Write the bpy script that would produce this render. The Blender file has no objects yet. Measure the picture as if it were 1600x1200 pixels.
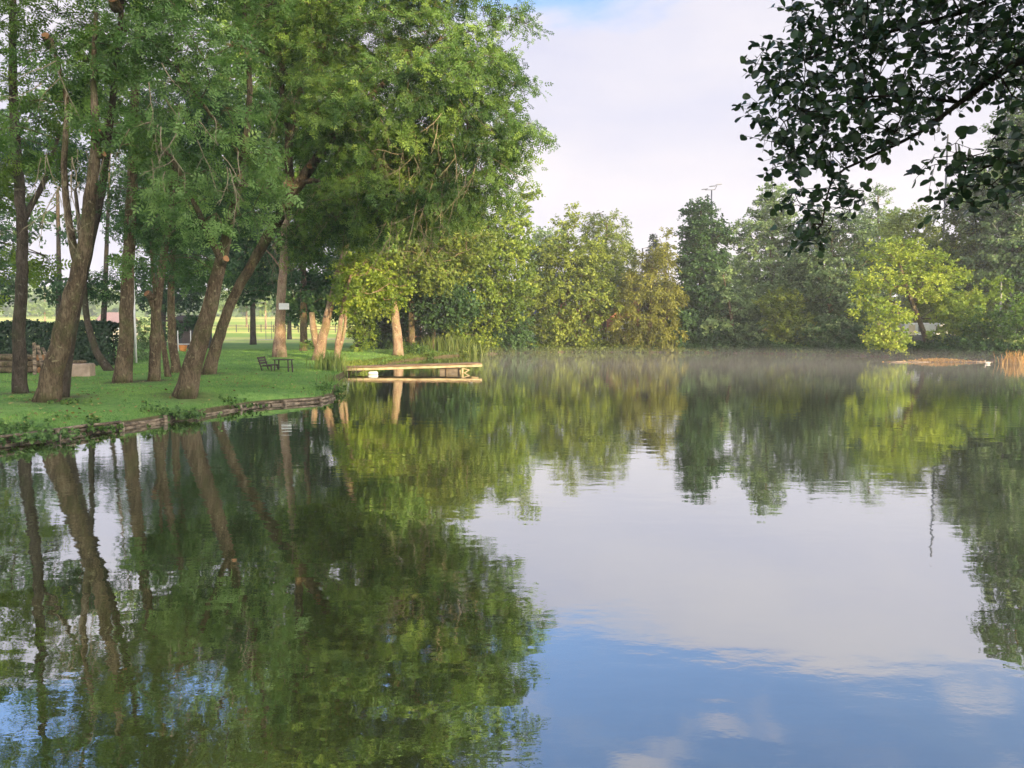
import bpy, math, random
import numpy as np
from mathutils import Vector

# ------------------------------------------------------------------ camera
C = bpy.context.scene
COL = C.collection
F = 1200.0
PITCH = math.atan(88 / F)
CAM = np.array([0.0, 0.0, 2.5])
cd = bpy.data.cameras.new('camera')
cam = bpy.data.objects.new('camera', cd)
COL.objects.link(cam)
cam.location = CAM
cam.rotation_euler = (math.pi / 2 - PITCH, 0, 0)
cd.sensor_width = 36
cd.lens = 36 * F / 1600
cd.clip_start = 0.05
cd.clip_end = 6000
C.camera = cam

# ------------------------------------------------------------------ light
SUN_EL = math.radians(9.5)
sd = Vector((0.70, -1.0, 0)).normalized()
SUN_DIR = Vector((sd.x * math.cos(SUN_EL), sd.y * math.cos(SUN_EL), math.sin(SUN_EL)))
SUN_AZ = math.atan2(sd.x, sd.y)
W = bpy.data.worlds.new('World')
C.world = W
W.use_nodes = True
wn, wl = W.node_tree.nodes, W.node_tree.links
wn.clear()


def nd(nodes, t, **kw):
    n = nodes.new(t)
    for k, v in kw.items():
        setattr(n, k, v)
    return n


wo = nd(wn, 'ShaderNodeOutputWorld')
bg = nd(wn, 'ShaderNodeBackground')
bg.inputs['Strength'].default_value = 0.12
sky = nd(wn, 'ShaderNodeTexSky', sky_type='NISHITA')
sky.sun_disc = False
sky.sun_elevation = SUN_EL
sky.sun_rotation = SUN_AZ
sky.air_density = 1.0
sky.dust_density = 0.5
sky.ozone_density = 2.5
tc = nd(wn, 'ShaderNodeTexCoord')
sep = nd(wn, 'ShaderNodeSeparateXYZ')
wl.new(tc.outputs['Generated'], sep.inputs[0])
mp = nd(wn, 'ShaderNodeMapping')
mp.inputs['Scale'].default_value = (1.0, 1.0, 2.6)
mp.inputs['Location'].default_value = (0.35, 0.1, 0.12)
wl.new(tc.outputs['Generated'], mp.inputs[0])
n1 = nd(wn, 'ShaderNodeTexNoise')
n1.inputs['Scale'].default_value = 3.2
n1.inputs['Detail'].default_value = 7
n1.inputs['Roughness'].default_value = 0.55
wl.new(mp.outputs[0], n1.inputs['Vector'])
# cloud cover falls with height: a solid bank low down, broken puffs above
cov = nd(wn, 'ShaderNodeMapRange')
cov.inputs['From Min'].default_value = 0.26
cov.inputs['From Max'].default_value = 0.405
cov.inputs['To Min'].default_value = 0.62
cov.inputs['To Max'].default_value = -0.07
wl.new(sep.outputs['Z'], cov.inputs[0])
add = nd(wn, 'ShaderNodeMath', operation='ADD')
wl.new(n1.outputs['Fac'], add.inputs[0])
wl.new(cov.outputs[0], add.inputs[1])
msk = nd(wn, 'ShaderNodeMapRange', interpolation_type='SMOOTHSTEP')
msk.inputs['From Min'].default_value = 0.44
msk.inputs['From Max'].default_value = 0.66
wl.new(add.outputs[0], msk.inputs[0])
n2 = nd(wn, 'ShaderNodeTexNoise')
n2.inputs['Scale'].default_value = 2.3
n2.inputs['Detail'].default_value = 5
mp2 = nd(wn, 'ShaderNodeMapping')
mp2.inputs['Scale'].default_value = (1.0, 1.0, 3.5)
mp2.inputs['Location'].default_value = (2.0, 5.0, 1.0)
wl.new(tc.outputs['Generated'], mp2.inputs[0])
wl.new(mp2.outputs[0], n2.inputs['Vector'])
cr = nd(wn, 'ShaderNodeValToRGB')
cr.color_ramp.elements[0].position = 0.30
cr.color_ramp.elements[0].color = (2.45, 2.52, 3.2, 1)
cr.color_ramp.elements[1].position = 0.68
cr.color_ramp.elements[1].color = (3.3, 3.15, 3.32, 1)
wl.new(n2.outputs['Fac'], cr.inputs[0])
# clouds on the sun's side are brighter
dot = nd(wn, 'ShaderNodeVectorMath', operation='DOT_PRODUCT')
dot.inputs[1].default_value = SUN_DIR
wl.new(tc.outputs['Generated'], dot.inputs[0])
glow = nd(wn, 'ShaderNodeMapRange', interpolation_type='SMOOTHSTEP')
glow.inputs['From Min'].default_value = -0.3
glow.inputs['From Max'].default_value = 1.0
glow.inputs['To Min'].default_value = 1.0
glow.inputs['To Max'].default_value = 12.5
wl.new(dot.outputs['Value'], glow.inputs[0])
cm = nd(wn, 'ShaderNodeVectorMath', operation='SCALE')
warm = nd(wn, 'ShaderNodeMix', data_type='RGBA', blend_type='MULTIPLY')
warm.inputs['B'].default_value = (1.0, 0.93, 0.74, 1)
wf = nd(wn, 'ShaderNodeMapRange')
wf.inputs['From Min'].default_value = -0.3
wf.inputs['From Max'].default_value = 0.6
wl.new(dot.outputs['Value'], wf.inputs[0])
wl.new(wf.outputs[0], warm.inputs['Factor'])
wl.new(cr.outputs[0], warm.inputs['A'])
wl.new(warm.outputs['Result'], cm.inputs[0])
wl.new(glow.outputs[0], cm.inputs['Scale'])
skm = nd(wn, 'ShaderNodeVectorMath', operation='MULTIPLY')
skm.inputs[1].default_value = (1.08, 1.12, 1.3)
wl.new(sky.outputs[0], skm.inputs[0])
mx = nd(wn, 'ShaderNodeMix', data_type='RGBA')
n3 = nd(wn, 'ShaderNodeTexNoise')
n3.inputs['Scale'].default_value = 6.5
n3.inputs['Detail'].default_value = 4
n3.inputs['Roughness'].default_value = 0.5
mp3 = nd(wn, 'ShaderNodeMapping')
mp3.inputs['Scale'].default_value = (1.0, 1.0, 1.9)
mp3.inputs['Location'].default_value = (3.1, 0.4, 0.0)
wl.new(tc.outputs['Generated'], mp3.inputs[0])
wl.new(mp3.outputs[0], n3.inputs['Vector'])
puf = nd(wn, 'ShaderNodeMapRange', interpolation_type='SMOOTHSTEP')
puf.inputs['From Min'].default_value = 0.53
puf.inputs['From Max'].default_value = 0.70
puf.inputs['To Max'].default_value = 0.75
wl.new(n3.outputs['Fac'], puf.inputs[0])
mxm = nd(wn, 'ShaderNodeMath', operation='MAXIMUM')
wl.new(puf.outputs[0], mxm.inputs[0])
wl.new(msk.outputs[0], mxm.inputs[1])
wl.new(mxm.outputs[0], mx.inputs['Factor'])
wl.new(skm.outputs[0], mx.inputs['A'])
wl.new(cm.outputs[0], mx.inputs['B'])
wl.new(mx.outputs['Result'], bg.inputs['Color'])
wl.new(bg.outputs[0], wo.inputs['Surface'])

ld = bpy.data.lights.new('sun', 'SUN')
ld.energy = 5.0
ld.angle = math.radians(0.6)
ld.color = (1.0, 0.75, 0.41)
lo = bpy.data.objects.new('sun', ld)
COL.objects.link(lo)
lo.rotation_euler = (-SUN_DIR).to_track_quat('-Z', 'Y').to_euler()
lo.location = SUN_DIR * 100

C.view_settings.view_transform = 'Standard'
C.view_settings.look = 'None'
C.view_settings.gamma = 1
C.view_settings.exposure = 1.25
C.cycles.max_bounces = 6
C.cycles.transparent_max_bounces = 6
C.cycles.transmission_bounces = 4
C.cycles.diffuse_bounces = 3
C.cycles.glossy_bounces = 3
C.cycles.volume_bounces = 0
C.cycles.caustics_reflective = False
C.cycles.use_denoising = True

# ------------------------------------------------------------------ helpers
RNG = np.random.default_rng(7)
FWD = np.array([0, math.cos(PITCH), -math.sin(PITCH)])
UP = np.array([0, math.sin(PITCH), math.cos(PITCH)])


def P(px, py, D):
    """The place D metres away whose direction from the viewpoint was measured on the photograph."""
    r = np.array([1.0, 0, 0]) * (px - 800) - UP * (py - 600) + FWD * F
    return CAM + r * (D / r[1])


def Pa(a):
    return np.array([P(*q[:3]) for q in a])


def nrm(v):
    return v / np.maximum(np.linalg.norm(v, axis=-1, keepdims=True), 1e-9)


def tag(o, label=None, cat=None, group=None, kind=None):
    if label: o['label'] = label
    if cat: o['category'] = cat
    if group: o['group'] = group
    if kind: o['kind'] = kind
    return o


def empty(name, loc, rz=0.0):
    o = bpy.data.objects.new(name, None)
    COL.objects.link(o)
    o.location = [float(v) for v in loc]
    o.rotation_euler = (0, 0, rz)
    return o


def mesh(name, verts, faces, mat, parent=None, tint=None, smooth=False):
    """verts in world space (or parent space if parent has been placed: the parent's location is taken off)."""
    verts = np.asarray(verts, dtype=np.float32).reshape(-1, 3)
    if parent is not None:
        if parent.parent is not None:
            off = np.array(parent.parent.location) + np.array(parent.location)
        else:
            off = np.array(parent.location)
        if parent.get('local'):
            off = np.zeros(3)
        verts = verts - off.astype(np.float32)
    me = bpy.data.meshes.new(name)
    if isinstance(faces, np.ndarray):
        k = faces.shape[1]
        nf = len(faces)
        me.vertices.add(len(verts))
        me.vertices.foreach_set('co', verts.ravel())
        me.loops.add(nf * k)
        me.loops.foreach_set('vertex_index', faces.astype(np.int32).ravel())
        me.polygons.add(nf)
        me.polygons.foreach_set('loop_start', np.arange(0, nf * k, k, dtype=np.int32))
        me.polygons.foreach_set('loop_total', np.full(nf, k, dtype=np.int32))
        me.update(calc_edges=True)
    else:
        me.from_pydata([tuple(v) for v in verts.tolist()], [], [tuple(f) for f in faces])
        me.update()
    if tint is not None:
        a = me.attributes.new('tint', 'FLOAT', 'POINT')
        a.data.foreach_set('value', np.asarray(tint, dtype=np.float32))
    if smooth:
        me.polygons.foreach_set('use_smooth', np.ones(len(me.polygons), dtype=bool))
    if mat is not None:
        me.materials.append(mat)
    o = bpy.data.objects.new(name, me)
    COL.objects.link(o)
    if parent is not None:
        o.parent = parent
    return o


class MB:
    """Collects boxes, tubes and sheets into ONE mesh."""

    def __init__(s):
        s.v, s.f, s.n = [], [], 0

    def add(s, v, f):
        v = np.asarray(v, float).reshape(-1, 3)
        s.v.append(v)
        s.f += [tuple(int(i) + s.n for i in q) for q in f]
        s.n += len(v)
        return s

    def box(s, c, size, rz=0.0, bev=0.0, M=None):
        x, y, z = [q / 2 for q in size]
        if bev <= 0:
            v = [(a * x, b * y, d * z) for d in (-1, 1) for a, b in ((-1, -1), (1, -1), (1, 1), (-1, 1))]
            f = [(3, 2, 1, 0), (4, 5, 6, 7), (0, 1, 5, 4), (1, 2, 6, 5), (2, 3, 7, 6), (3, 0, 4, 7)]
        else:
            b_ = bev
            v, f = [], []
            rings = [(-z, b_), (-z + b_, 0), (z - b_, 0), (z, b_)]
            for zz, ins in rings:
                X, Y = x - ins, y - ins
                k = b_ * 0.6
                v += [(-X + k, -Y, zz), (X - k, -Y, zz), (X, -Y + k, zz), (X, Y - k, zz), (X - k, Y, zz), (-X + k, Y, zz), (-X, Y - k, zz), (-X, -Y + k, zz)]
            f = [tuple(range(7, -1, -1)), tuple(range(24, 32))]
            for r in range(3):
                for i in range(8):
                    f.append((r * 8 + i, r * 8 + (i + 1) % 8, r * 8 + 8 + (i + 1) % 8, r * 8 + 8 + i))
        v = np.array(v, float)
        if M is not None:
            v = v @ np.asarray(M).T
        cs, sn = math.cos(rz), math.sin(rz)
        v = v @ np.array([[cs, -sn, 0], [sn, cs, 0], [0, 0, 1]]).T + np.array(c)
        return s.add(v, f)

    def bar(s, a, b, w, h=None):
        """a square bar from a to b"""
        a, b = np.array(a, float), np.array(b, float)
        h = h or w
        d = b - a
        L = np.linalg.norm(d)
        t = d / L
        u = np.cross(t, (0, 0, 1.0))
        if np.linalg.norm(u) < 1e-4: u = np.array([1.0, 0, 0])
        u /= np.linalg.norm(u)
        n = np.cross(u, t)
        M = np.stack([t, u, n], 1)
        return s.box((a + b) / 2, (L, w, h), 0, M=M)

    def tube(s, pts, rad, sides=8, wob=0.0, seed=0):
        v, f = tube(pts, rad, sides, wob, seed)
        return s.add(v, f)

    def build(s, name, mat, parent=None, smooth=False):
        return mesh(name, np.concatenate(s.v), s.f, mat, parent, smooth=smooth)


def tube(pts, rad, sides=8, wob=0.0, seed=0, lobes=0.0):
    pts = np.asarray(pts, float)
    n = len(pts)
    rad = np.broadcast_to(np.asarray(rad, float), (n,))
    rg = np.random.default_rng(seed)
    t = np.gradient(pts, axis=0)
    t = nrm(t)
    ref = np.array([0, 1.0, 0]) if abs(t[0][1]) < 0.9 else np.array([1.0, 0, 0])
    V = []
    ang = np.arange(sides) * 2 * math.pi / sides
    ph = rg.uniform(0, 6.28, 4)
    for i in range(n):
        u = ref - t[i] * np.dot(ref, t[i])
        u /= np.linalg.norm(u)
        w = np.cross(t[i], u)
        ref = u
        r = rad[i] * (1 + wob * rg.uniform(-1, 1, sides) + wob * 1.2 * np.sin(3 * ang + ph[0] + i * .35) + wob * np.sin(2 * ang + ph[1] - i * .22))
        if lobes and i < n * .25:
            r = r * (1 + lobes * (1 - i / (n * .25)) * (0.5 + 0.5 * np.sin(5 * ang + ph[2])))
        V.append(pts[i] + np.outer(np.cos(ang) * r, u) + np.outer(np.sin(ang) * r, w))
    V = np.concatenate(V)
    f = []
    for i in range(n - 1):
        for j in range(sides):
            a, b = i * sides + j, i * sides + (j + 1) % sides
            f.append((a, b, b + sides, a + sides))
    f.append(tuple(range(sides - 1, -1, -1)))
    f.append(tuple(range((n - 1) * sides, n * sides)))
    return V, f


def smooth_path(pts, rad, step):
    """Catmull-Rom through pts, resampled about every step metres"""
    pts = np.asarray(pts, float)
    rad = np.asarray(rad, float)
    q = np.vstack([2 * pts[0] - pts[1], pts, 2 * pts[-1] - pts[-2]])
    out, ro = [], []
    for i in range(1, len(q) - 2):
        n = max(2, int(np.linalg.norm(q[i + 1] - q[i]) / step))
        for k in range(n):
            s = k / n
            out.append(0.5 * ((2 * q[i]) + (-q[i - 1] + q[i + 1]) * s + (2 * q[i - 1] - 5 * q[i] + 4 * q[i + 1] - q[i + 2]) * s * s + (-q[i - 1] + 3 * q[i] - 3 * q[i + 1] + q[i + 2]) * s ** 3))
            ro.append(rad[i - 1] * (1 - s) + rad[i] * s)
    out.append(pts[-1])
    ro.append(rad[-1])
    return np.array(out), np.array(ro)


# ------------------------------------------------------------------ materials
def newmat(name):
    m = bpy.data.materials.new(name)
    m.use_nodes = True
    n, l = m.node_tree.nodes, m.node_tree.links
    n.clear()
    out = n.new('ShaderNodeOutputMaterial')
    return m, n, l, out


def ramp(n, stops):
    r = n.new('ShaderNodeValToRGB')
    e = r.color_ramp.elements
    e[0].position, e[0].color = stops[0][0], (*stops[0][1], 1)
    e[1].position, e[1].color = stops[-1][0], (*stops[-1][1], 1)
    for p, c in stops[1:-1]:
        x = e.new(p)
        x.color = (*c, 1)
    return r


def noise(n, l, scale, detail=4, rough=0.55, vec=None, stretch=None, coord='Object'):
    t = n.new('ShaderNodeTexNoise')
    t.inputs['Scale'].default_value = scale
    t.inputs['Detail'].default_value = detail
    t.inputs['Roughness'].default_value = rough
    c = n.new('ShaderNodeTexCoord')
    if stretch:
        m = n.new('ShaderNodeMapping')
        m.inputs['Scale'].default_value = stretch
        l.new(c.outputs[coord], m.inputs[0])
        l.new(m.outputs[0], t.inputs['Vector'])
    else:
        l.new(c.outputs[coord], t.inputs['Vector'])
    return t


def leafmat(name, dark, mid, light, trans=0.35, rough=0.55, spec=0.3, attr=True):
    m, n, l, out = newmat(name)
    a = n.new('ShaderNodeAttribute')
    a.attribute_name = 'tint'
    r = ramp(n, [(0.0, dark), (0.5, mid), (1.0, light)])
    l.new(a.outputs['Fac'], r.inputs[0])
    p = n.new('ShaderNodeBsdfPrincipled')
    p.inputs['Roughness'].default_value = rough
    p.inputs['Specular IOR Level'].default_value = spec
    l.new(r.outputs[0], p.inputs['Base Color'])
    tr = n.new('ShaderNodeBsdfTranslucent')
    hs = n.new('ShaderNodeHueSaturation')
    hs.inputs['Value'].default_value = 1.25
    hs.inputs['Saturation'].default_value = 1.1
    l.new(r.outputs[0], hs.inputs['Color'])
    l.new(hs.outputs[0], tr.inputs[0])
    mxx = n.new('ShaderNodeMixShader')
    mxx.inputs[0].default_value = trans
    l.new(p.outputs[0], mxx.inputs[1])
    l.new(tr.outputs[0], mxx.inputs[2])
    l.new(mxx.outputs[0], out.inputs[0])
    return m


def solid(name, stops, scale=6, rough=0.8, bump=0.0, bscale=None, stretch=None, metal=0.0, spec=0.4, detail=5):
    m, n, l, out = newmat(name)
    t = noise(n, l, scale, detail, 0.6, stretch=stretch)
    r = ramp(n, stops)
    l.new(t.outputs['Fac'], r.inputs[0])
    p = n.new('ShaderNodeBsdfPrincipled')
    p.inputs['Roughness'].default_value = rough
    p.inputs['Metallic'].default_value = metal
    p.inputs['Specular IOR Level'].default_value = spec
    l.new(r.outputs[0], p.inputs['Base Color'])
    if bump:
        t2 = noise(n, l, bscale or scale * 3, 5, 0.65, stretch=stretch)
        b = n.new('ShaderNodeBump')
        b.inputs['Strength'].default_value = 1.0
        b.inputs['Distance'].default_value = bump
        l.new(t2.outputs['Fac'], b.inputs['Height'])
        l.new(b.outputs[0], p.inputs['Normal'])
    l.new(p.outputs[0], out.inputs[0])
    return m


def barkmat(name, a, b, c):
    m, n, l, out = newmat(name)
    t = noise(n, l, 2.2, 6, .7, stretch=(1.6, 1.6, .6))
    t2 = noise(n, l, 13, 5, .75, stretch=(2.2, 2.2, .5))
    t3 = noise(n, l, 7, 3, .6)
    mx_ = n.new('ShaderNodeMix'); mx_.inputs['Factor'].default_value = .5
    l.new(t.outputs['Fac'], mx_.inputs['A']); l.new(t2.outputs['Fac'], mx_.inputs['B'])
    r = ramp(n, [(0.41, a), (0.5, b), (0.60, c)])
    l.new(mx_.outputs['Result'], r.inputs[0])
    lich = ramp(n, [(.60, (0, 0, 0)), (.68, (1, 1, 1))])
    l.new(t3.outputs['Fac'], lich.inputs[0])
    mc = n.new('ShaderNodeMix'); mc.data_type = 'RGBA'
    mc.inputs['B'].default_value = (c[0] * 1.15, c[1] * 1.3, c[2] * 1.2, 1)
    l.new(lich.outputs[0], mc.inputs['Factor']); l.new(r.outputs[0], mc.inputs['A'])
    t4 = noise(n, l, 1.3, 5, .65)
    mo = ramp(n, [(.50, (0, 0, 0)), (.66, (.7, .7, .7))])
    l.new(t4.outputs['Fac'], mo.inputs[0])
    mc2 = n.new('ShaderNodeMix'); mc2.data_type = 'RGBA'
    mc2.inputs['B'].default_value = (b[0] * .75, b[1] * 1.15, b[2] * .65, 1)
    l.new(mo.outputs[0], mc2.inputs['Factor']); l.new(mc.outputs['Result'], mc2.inputs['A'])
    mc = mc2
    p = n.new('ShaderNodeBsdfPrincipled')
    p.inputs['Roughness'].default_value = .9
    p.inputs['Specular IOR Level'].default_value = .15
    bb = n.new('ShaderNodeBump'); bb.inputs['Distance'].default_value = .09
    l.new(t2.outputs['Fac'], bb.inputs['Height']); l.new(bb.outputs[0], p.inputs['Normal'])
    l.new(mc.outputs['Result'], p.inputs['Base Color']); l.new(p.outputs[0], out.inputs[0])
    return m


M = {}
M['bark'] = barkmat('bark_brown', (0.055, 0.042, 0.025), (0.135, 0.10, 0.06), (0.25, 0.195, 0.12))
M['bark_dark'] = barkmat('bark_dark', (0.035, 0.028, 0.020), (0.075, 0.060, 0.043), (0.13, 0.108, 0.08))
M['bark_pale'] = barkmat('bark_pale', (0.16, 0.10, 0.065), (0.30, 0.205, 0.14), (0.42, 0.32, 0.23))
M['bark_birch'] = solid('bark_birch', [(0.35, (0.08, 0.07, 0.06)), (0.45, (0.3, 0.3, 0.28)), (0.7, (0.42, 0.41, 0.38))], scale=4, stretch=(1, 1, 3), rough=.8)
M['cut'] = solid('cut_wood', [(0.3, (0.20, 0.10, 0.045)), (0.7, (0.50, 0.26, 0.11))], scale=8, rough=.8)
M['twig'] = solid('dead_twig', [(0.3, (0.15, 0.125, 0.075)), (0.7, (0.27, 0.23, 0.14))], scale=5)
M['leaf_teal'] = leafmat('leaf_blue_green', (0.045, 0.10, 0.028), (0.13, 0.235, 0.065), (0.27, 0.41, 0.12))
M['leaf_green'] = leafmat('leaf_mid_green', (0.034, 0.078, 0.020), (0.10, 0.19, 0.042), (0.21, 0.32, 0.065))
M['leaf_olive'] = leafmat('leaf_olive', (0.05, 0.09, 0.018), (0.14, 0.2, 0.035), (0.27, 0.33, 0.06))
M['leaf_yellow'] = leafmat('leaf_yellow_green', (0.10, 0.17, 0.028), (0.21, 0.30, 0.045), (0.36, 0.43, 0.065))
M['leaf_dark'] = leafmat('leaf_dark_green', (0.022, 0.058, 0.018), (0.05, 0.115, 0.038), (0.1, 0.19, 0.06))
M['leaf_grey'] = leafmat('leaf_grey_green', (0.055, 0.10, 0.04), (0.13, 0.205, 0.085), (0.25, 0.35, 0.14))
M['leaf_willow'] = leafmat('leaf_willow', (0.09, 0.1, 0.022), (0.2, 0.22, 0.045), (0.34, 0.34, 0.07))
M['leaf_alder'] = leafmat('leaf_alder', (0.02, 0.046, 0.016), (0.04, 0.085, 0.03), (0.08, 0.14, 0.045), trans=0.25, rough=0.36, spec=0.6)
M['leaf_yew'] = leafmat('leaf_yew', (0.010, 0.026, 0.010), (0.022, 0.05, 0.02), (0.045, 0.085, 0.03), trans=.1)
M['leaf_fallen'] = leafmat('leaf_fallen', (0.10, 0.055, 0.02), (0.26, 0.18, 0.05), (0.42, 0.36, 0.12), trans=.1)
M['conifer'] = leafmat('needles', (0.02, 0.045, 0.03), (0.035, 0.07, 0.04), (0.06, 0.10, 0.055), trans=.1)
M['reed'] = leafmat('reed_blade', (0.10, 0.16, 0.04), (0.16, 0.23, 0.06), (0.26, 0.30, 0.09))
M['reed_dry'] = leafmat('reed_dry', (0.26, 0.15, 0.05), (0.42, 0.25, 0.08), (0.52, 0.36, 0.12))
M['grass'] = leafmat('grass_blade', (0.06, 0.155, 0.04), (0.175, 0.34, 0.075), (0.32, 0.46, 0.11), trans=.3, rough=.6)


def ground_mat():
    m, n, l, out = newmat('ground')
    a = n.new('ShaderNodeAttribute')
    a.attribute_name = 'tint'   # 0 soil bank, 0.5 lawn, 1 far field
    big = noise(n, l, 0.35, 5, .6)
    fine = noise(n, l, 5.0, 6, .7)
    lawn = ramp(n, [(0.3, (0.08, 0.17, 0.045)), (0.52, (0.17, 0.31, 0.07)), (0.68, (0.27, 0.37, 0.10))])
    mm = n.new('ShaderNodeMath'); mm.operation = 'ADD'
    m2 = n.new('ShaderNodeMath'); m2.operation = 'MULTIPLY'; m2.inputs[1].default_value = 0.5
    l.new(big.outputs['Fac'], mm.inputs[0]); l.new(fine.outputs['Fac'], mm.inputs[1]); l.new(mm.outputs[0], m2.inputs[0])
    l.new(m2.outputs[0], lawn.inputs[0])
    soil = ramp(n, [(0.35, (0.05, 0.032, 0.022)), (0.7, (0.15, 0.095, 0.06))])
    l.new(fine.outputs['Fac'], soil.inputs[0])
    # far field: strips of crop running across, sunlit brightness put into their colour
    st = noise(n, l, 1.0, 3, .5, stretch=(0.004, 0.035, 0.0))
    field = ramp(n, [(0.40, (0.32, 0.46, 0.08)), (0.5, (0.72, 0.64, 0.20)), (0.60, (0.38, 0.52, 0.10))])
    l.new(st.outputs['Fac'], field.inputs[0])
    f1 = n.new('ShaderNodeMapRange'); f1.inputs['From Min'].default_value = 0.0; f1.inputs['From Max'].default_value = 0.5
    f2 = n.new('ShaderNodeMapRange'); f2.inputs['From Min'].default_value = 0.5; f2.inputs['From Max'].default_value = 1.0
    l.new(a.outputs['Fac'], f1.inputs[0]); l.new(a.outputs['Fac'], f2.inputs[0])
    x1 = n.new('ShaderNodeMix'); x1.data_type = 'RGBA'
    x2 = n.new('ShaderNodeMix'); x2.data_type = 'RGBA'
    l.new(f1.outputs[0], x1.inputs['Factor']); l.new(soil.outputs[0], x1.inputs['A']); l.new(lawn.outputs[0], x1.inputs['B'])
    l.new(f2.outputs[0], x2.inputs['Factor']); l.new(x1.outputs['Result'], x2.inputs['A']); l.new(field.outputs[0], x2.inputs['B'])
    p = n.new('ShaderNodeBsdfPrincipled')
    p.inputs['Roughness'].default_value = .9
    p.inputs['Specular IOR Level'].default_value = .15
    b = n.new('ShaderNodeBump'); b.inputs['Distance'].default_value = 0.05
    l.new(fine.outputs['Fac'], b.inputs['Height']); l.new(b.outputs[0], p.inputs['Normal'])
    l.new(x2.outputs['Result'], p.inputs['Base Color'])
    l.new(p.outputs[0], out.inputs[0])
    return m


def water_mat():
    m, n, l, out = newmat('pond_water')
    g = n.new('ShaderNodeBsdfGlossy')
    g.inputs['Roughness'].default_value = 0.0
    g.inputs['Color'].default_value = (0.93, 0.95, 0.97, 1)
    d = n.new('ShaderNodeBsdfDiffuse')
    d.inputs['Color'].default_value = (0.060, 0.066, 0.018, 1)
    lw = n.new('ShaderNodeLayerWeight'); lw.inputs['Blend'].default_value = 0.5
    # ripples: long lazy swell + short wind ripples in patches
    w1 = noise(n, l, 1.0, 2, .5, stretch=(1.1, 1.9, 1))
    w2 = noise(n, l, 1.0, 3, .55, stretch=(4.2, 7.0, 1))
    w3 = noise(n, l, 0.22, 3, .5)
    mr = n.new('ShaderNodeMapRange'); mr.inputs['From Min'].default_value = .42; mr.inputs['From Max'].default_value = .66
    mr.inputs['To Min'].default_value = .25; mr.inputs['To Max'].default_value = 1.0
    l.new(w3.outputs['Fac'], mr.inputs[0])
    mu = n.new('ShaderNodeMath'); mu.operation = 'MULTIPLY'
    l.new(w2.outputs['Fac'], mu.inputs[0]); l.new(mr.outputs[0], mu.inputs[1])
    b1 = n.new('ShaderNodeBump'); b1.inputs['Distance'].default_value = 0.0034
    b2 = n.new('ShaderNodeBump'); b2.inputs['Distance'].default_value = 0.0014
    l.new(w1.outputs['Fac'], b1.inputs['Height']); l.new(mu.outputs[0], b2.inputs['Height'])
    l.new(b1.outputs[0], b2.inputs['Normal'])
    l.new(b2.outputs[0], g.inputs['Normal'])
    fr = ramp(n, [(0.0, (.2,) * 3), (0.45, (0.44,) * 3), (0.75, (0.69,) * 3), (0.9, (0.86,) * 3), (1.0, (0.97,) * 3)])
    l.new(lw.outputs['Facing'], fr.inputs[0])
    x = n.new('ShaderNodeMixShader')
    l.new(fr.outputs[0], x.inputs[0]); l.new(d.outputs[0], x.inputs[1]); l.new(g.outputs[0], x.inputs[2])
    l.new(x.outputs[0], out.inputs[0])
    return m


M['ground'] = ground_mat()
M['water'] = water_mat()

# ------------------------------------------------------------------ pond outline and ground
CX, CY = 12.0, 38.0
SHORE = np.array([(-12, 14), (-10.8, 16.2), (-9.6, 19.2), (-8.8, 22), (-8.1, 24.4), (-6.5, 25.9), (-6.35, 27.5), (-7.2, 32), (-8.6, 38.5), (-8.8, 44),
                  (-8.3, 50), (-8.0, 58), (-5.6, 66.7), (-3, 71.4), (1.3, 77), (6.6, 79), (13, 78), (19.2, 77), (24.7, 74), (29, 69.8), (32.6, 65), (35, 60), (38, 55.6),
                  (43, 45), (47, 30), (48, 15), (44, 4), (30, 0.2), (10, 0.9), (0, 1.0), (-8, 0.9), (-13.5, 3), (-13.5, 10)], float)
ang = np.unwrap(np.arctan2(SHORE[:, 1] - CY, SHORE[:, 0] - CX))
rad_ = np.hypot(SHORE[:, 1] - CY, SHORE[:, 0] - CX)
if ang[1] < ang[0]:
    ang, rad_ = ang, rad_
o_ = np.argsort(np.mod(ang, 2 * math.pi))
A_S = np.mod(ang, 2 * math.pi)[o_]
R_S = rad_[o_]


def shore_r(th):
    th = np.mod(th, 2 * math.pi)
    return np.interp(th, np.concatenate([A_S - 2 * math.pi, A_S, A_S + 2 * math.pi]), np.tile(R_S, 3))


def hills(x, y):
    return 0.25 * np.sin(x * .11 + 1) * np.sin(y * .09) + 0.06 * np.sin(x * .7) * np.sin(y * .6 + 2)


def ground_z(x, y):
    x, y = np.asarray(x, float), np.asarray(y, float)
    r = np.hypot(x - CX, y - CY)
    off = r - shore_r(np.arctan2(y - CY, x - CX))
    z = np.interp(off, [-30, -3, -0.25, -0.08, 0.06, 0.5, 1.6, 5, 30], [-2, -1.5, -0.45, -0.08, 0.16, 0.24, 0.35, 0.52, 0.6])
    z = z + np.clip(off / 8, 0, 1) * hills(x, y) * 0.5
    z = z + np.clip(y - 150, 0, 900) * 0.036 * np.clip((60 - x) / 120, 0, 1)
    return z


def gz(x, y):
    return float(ground_z(x, y))


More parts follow.
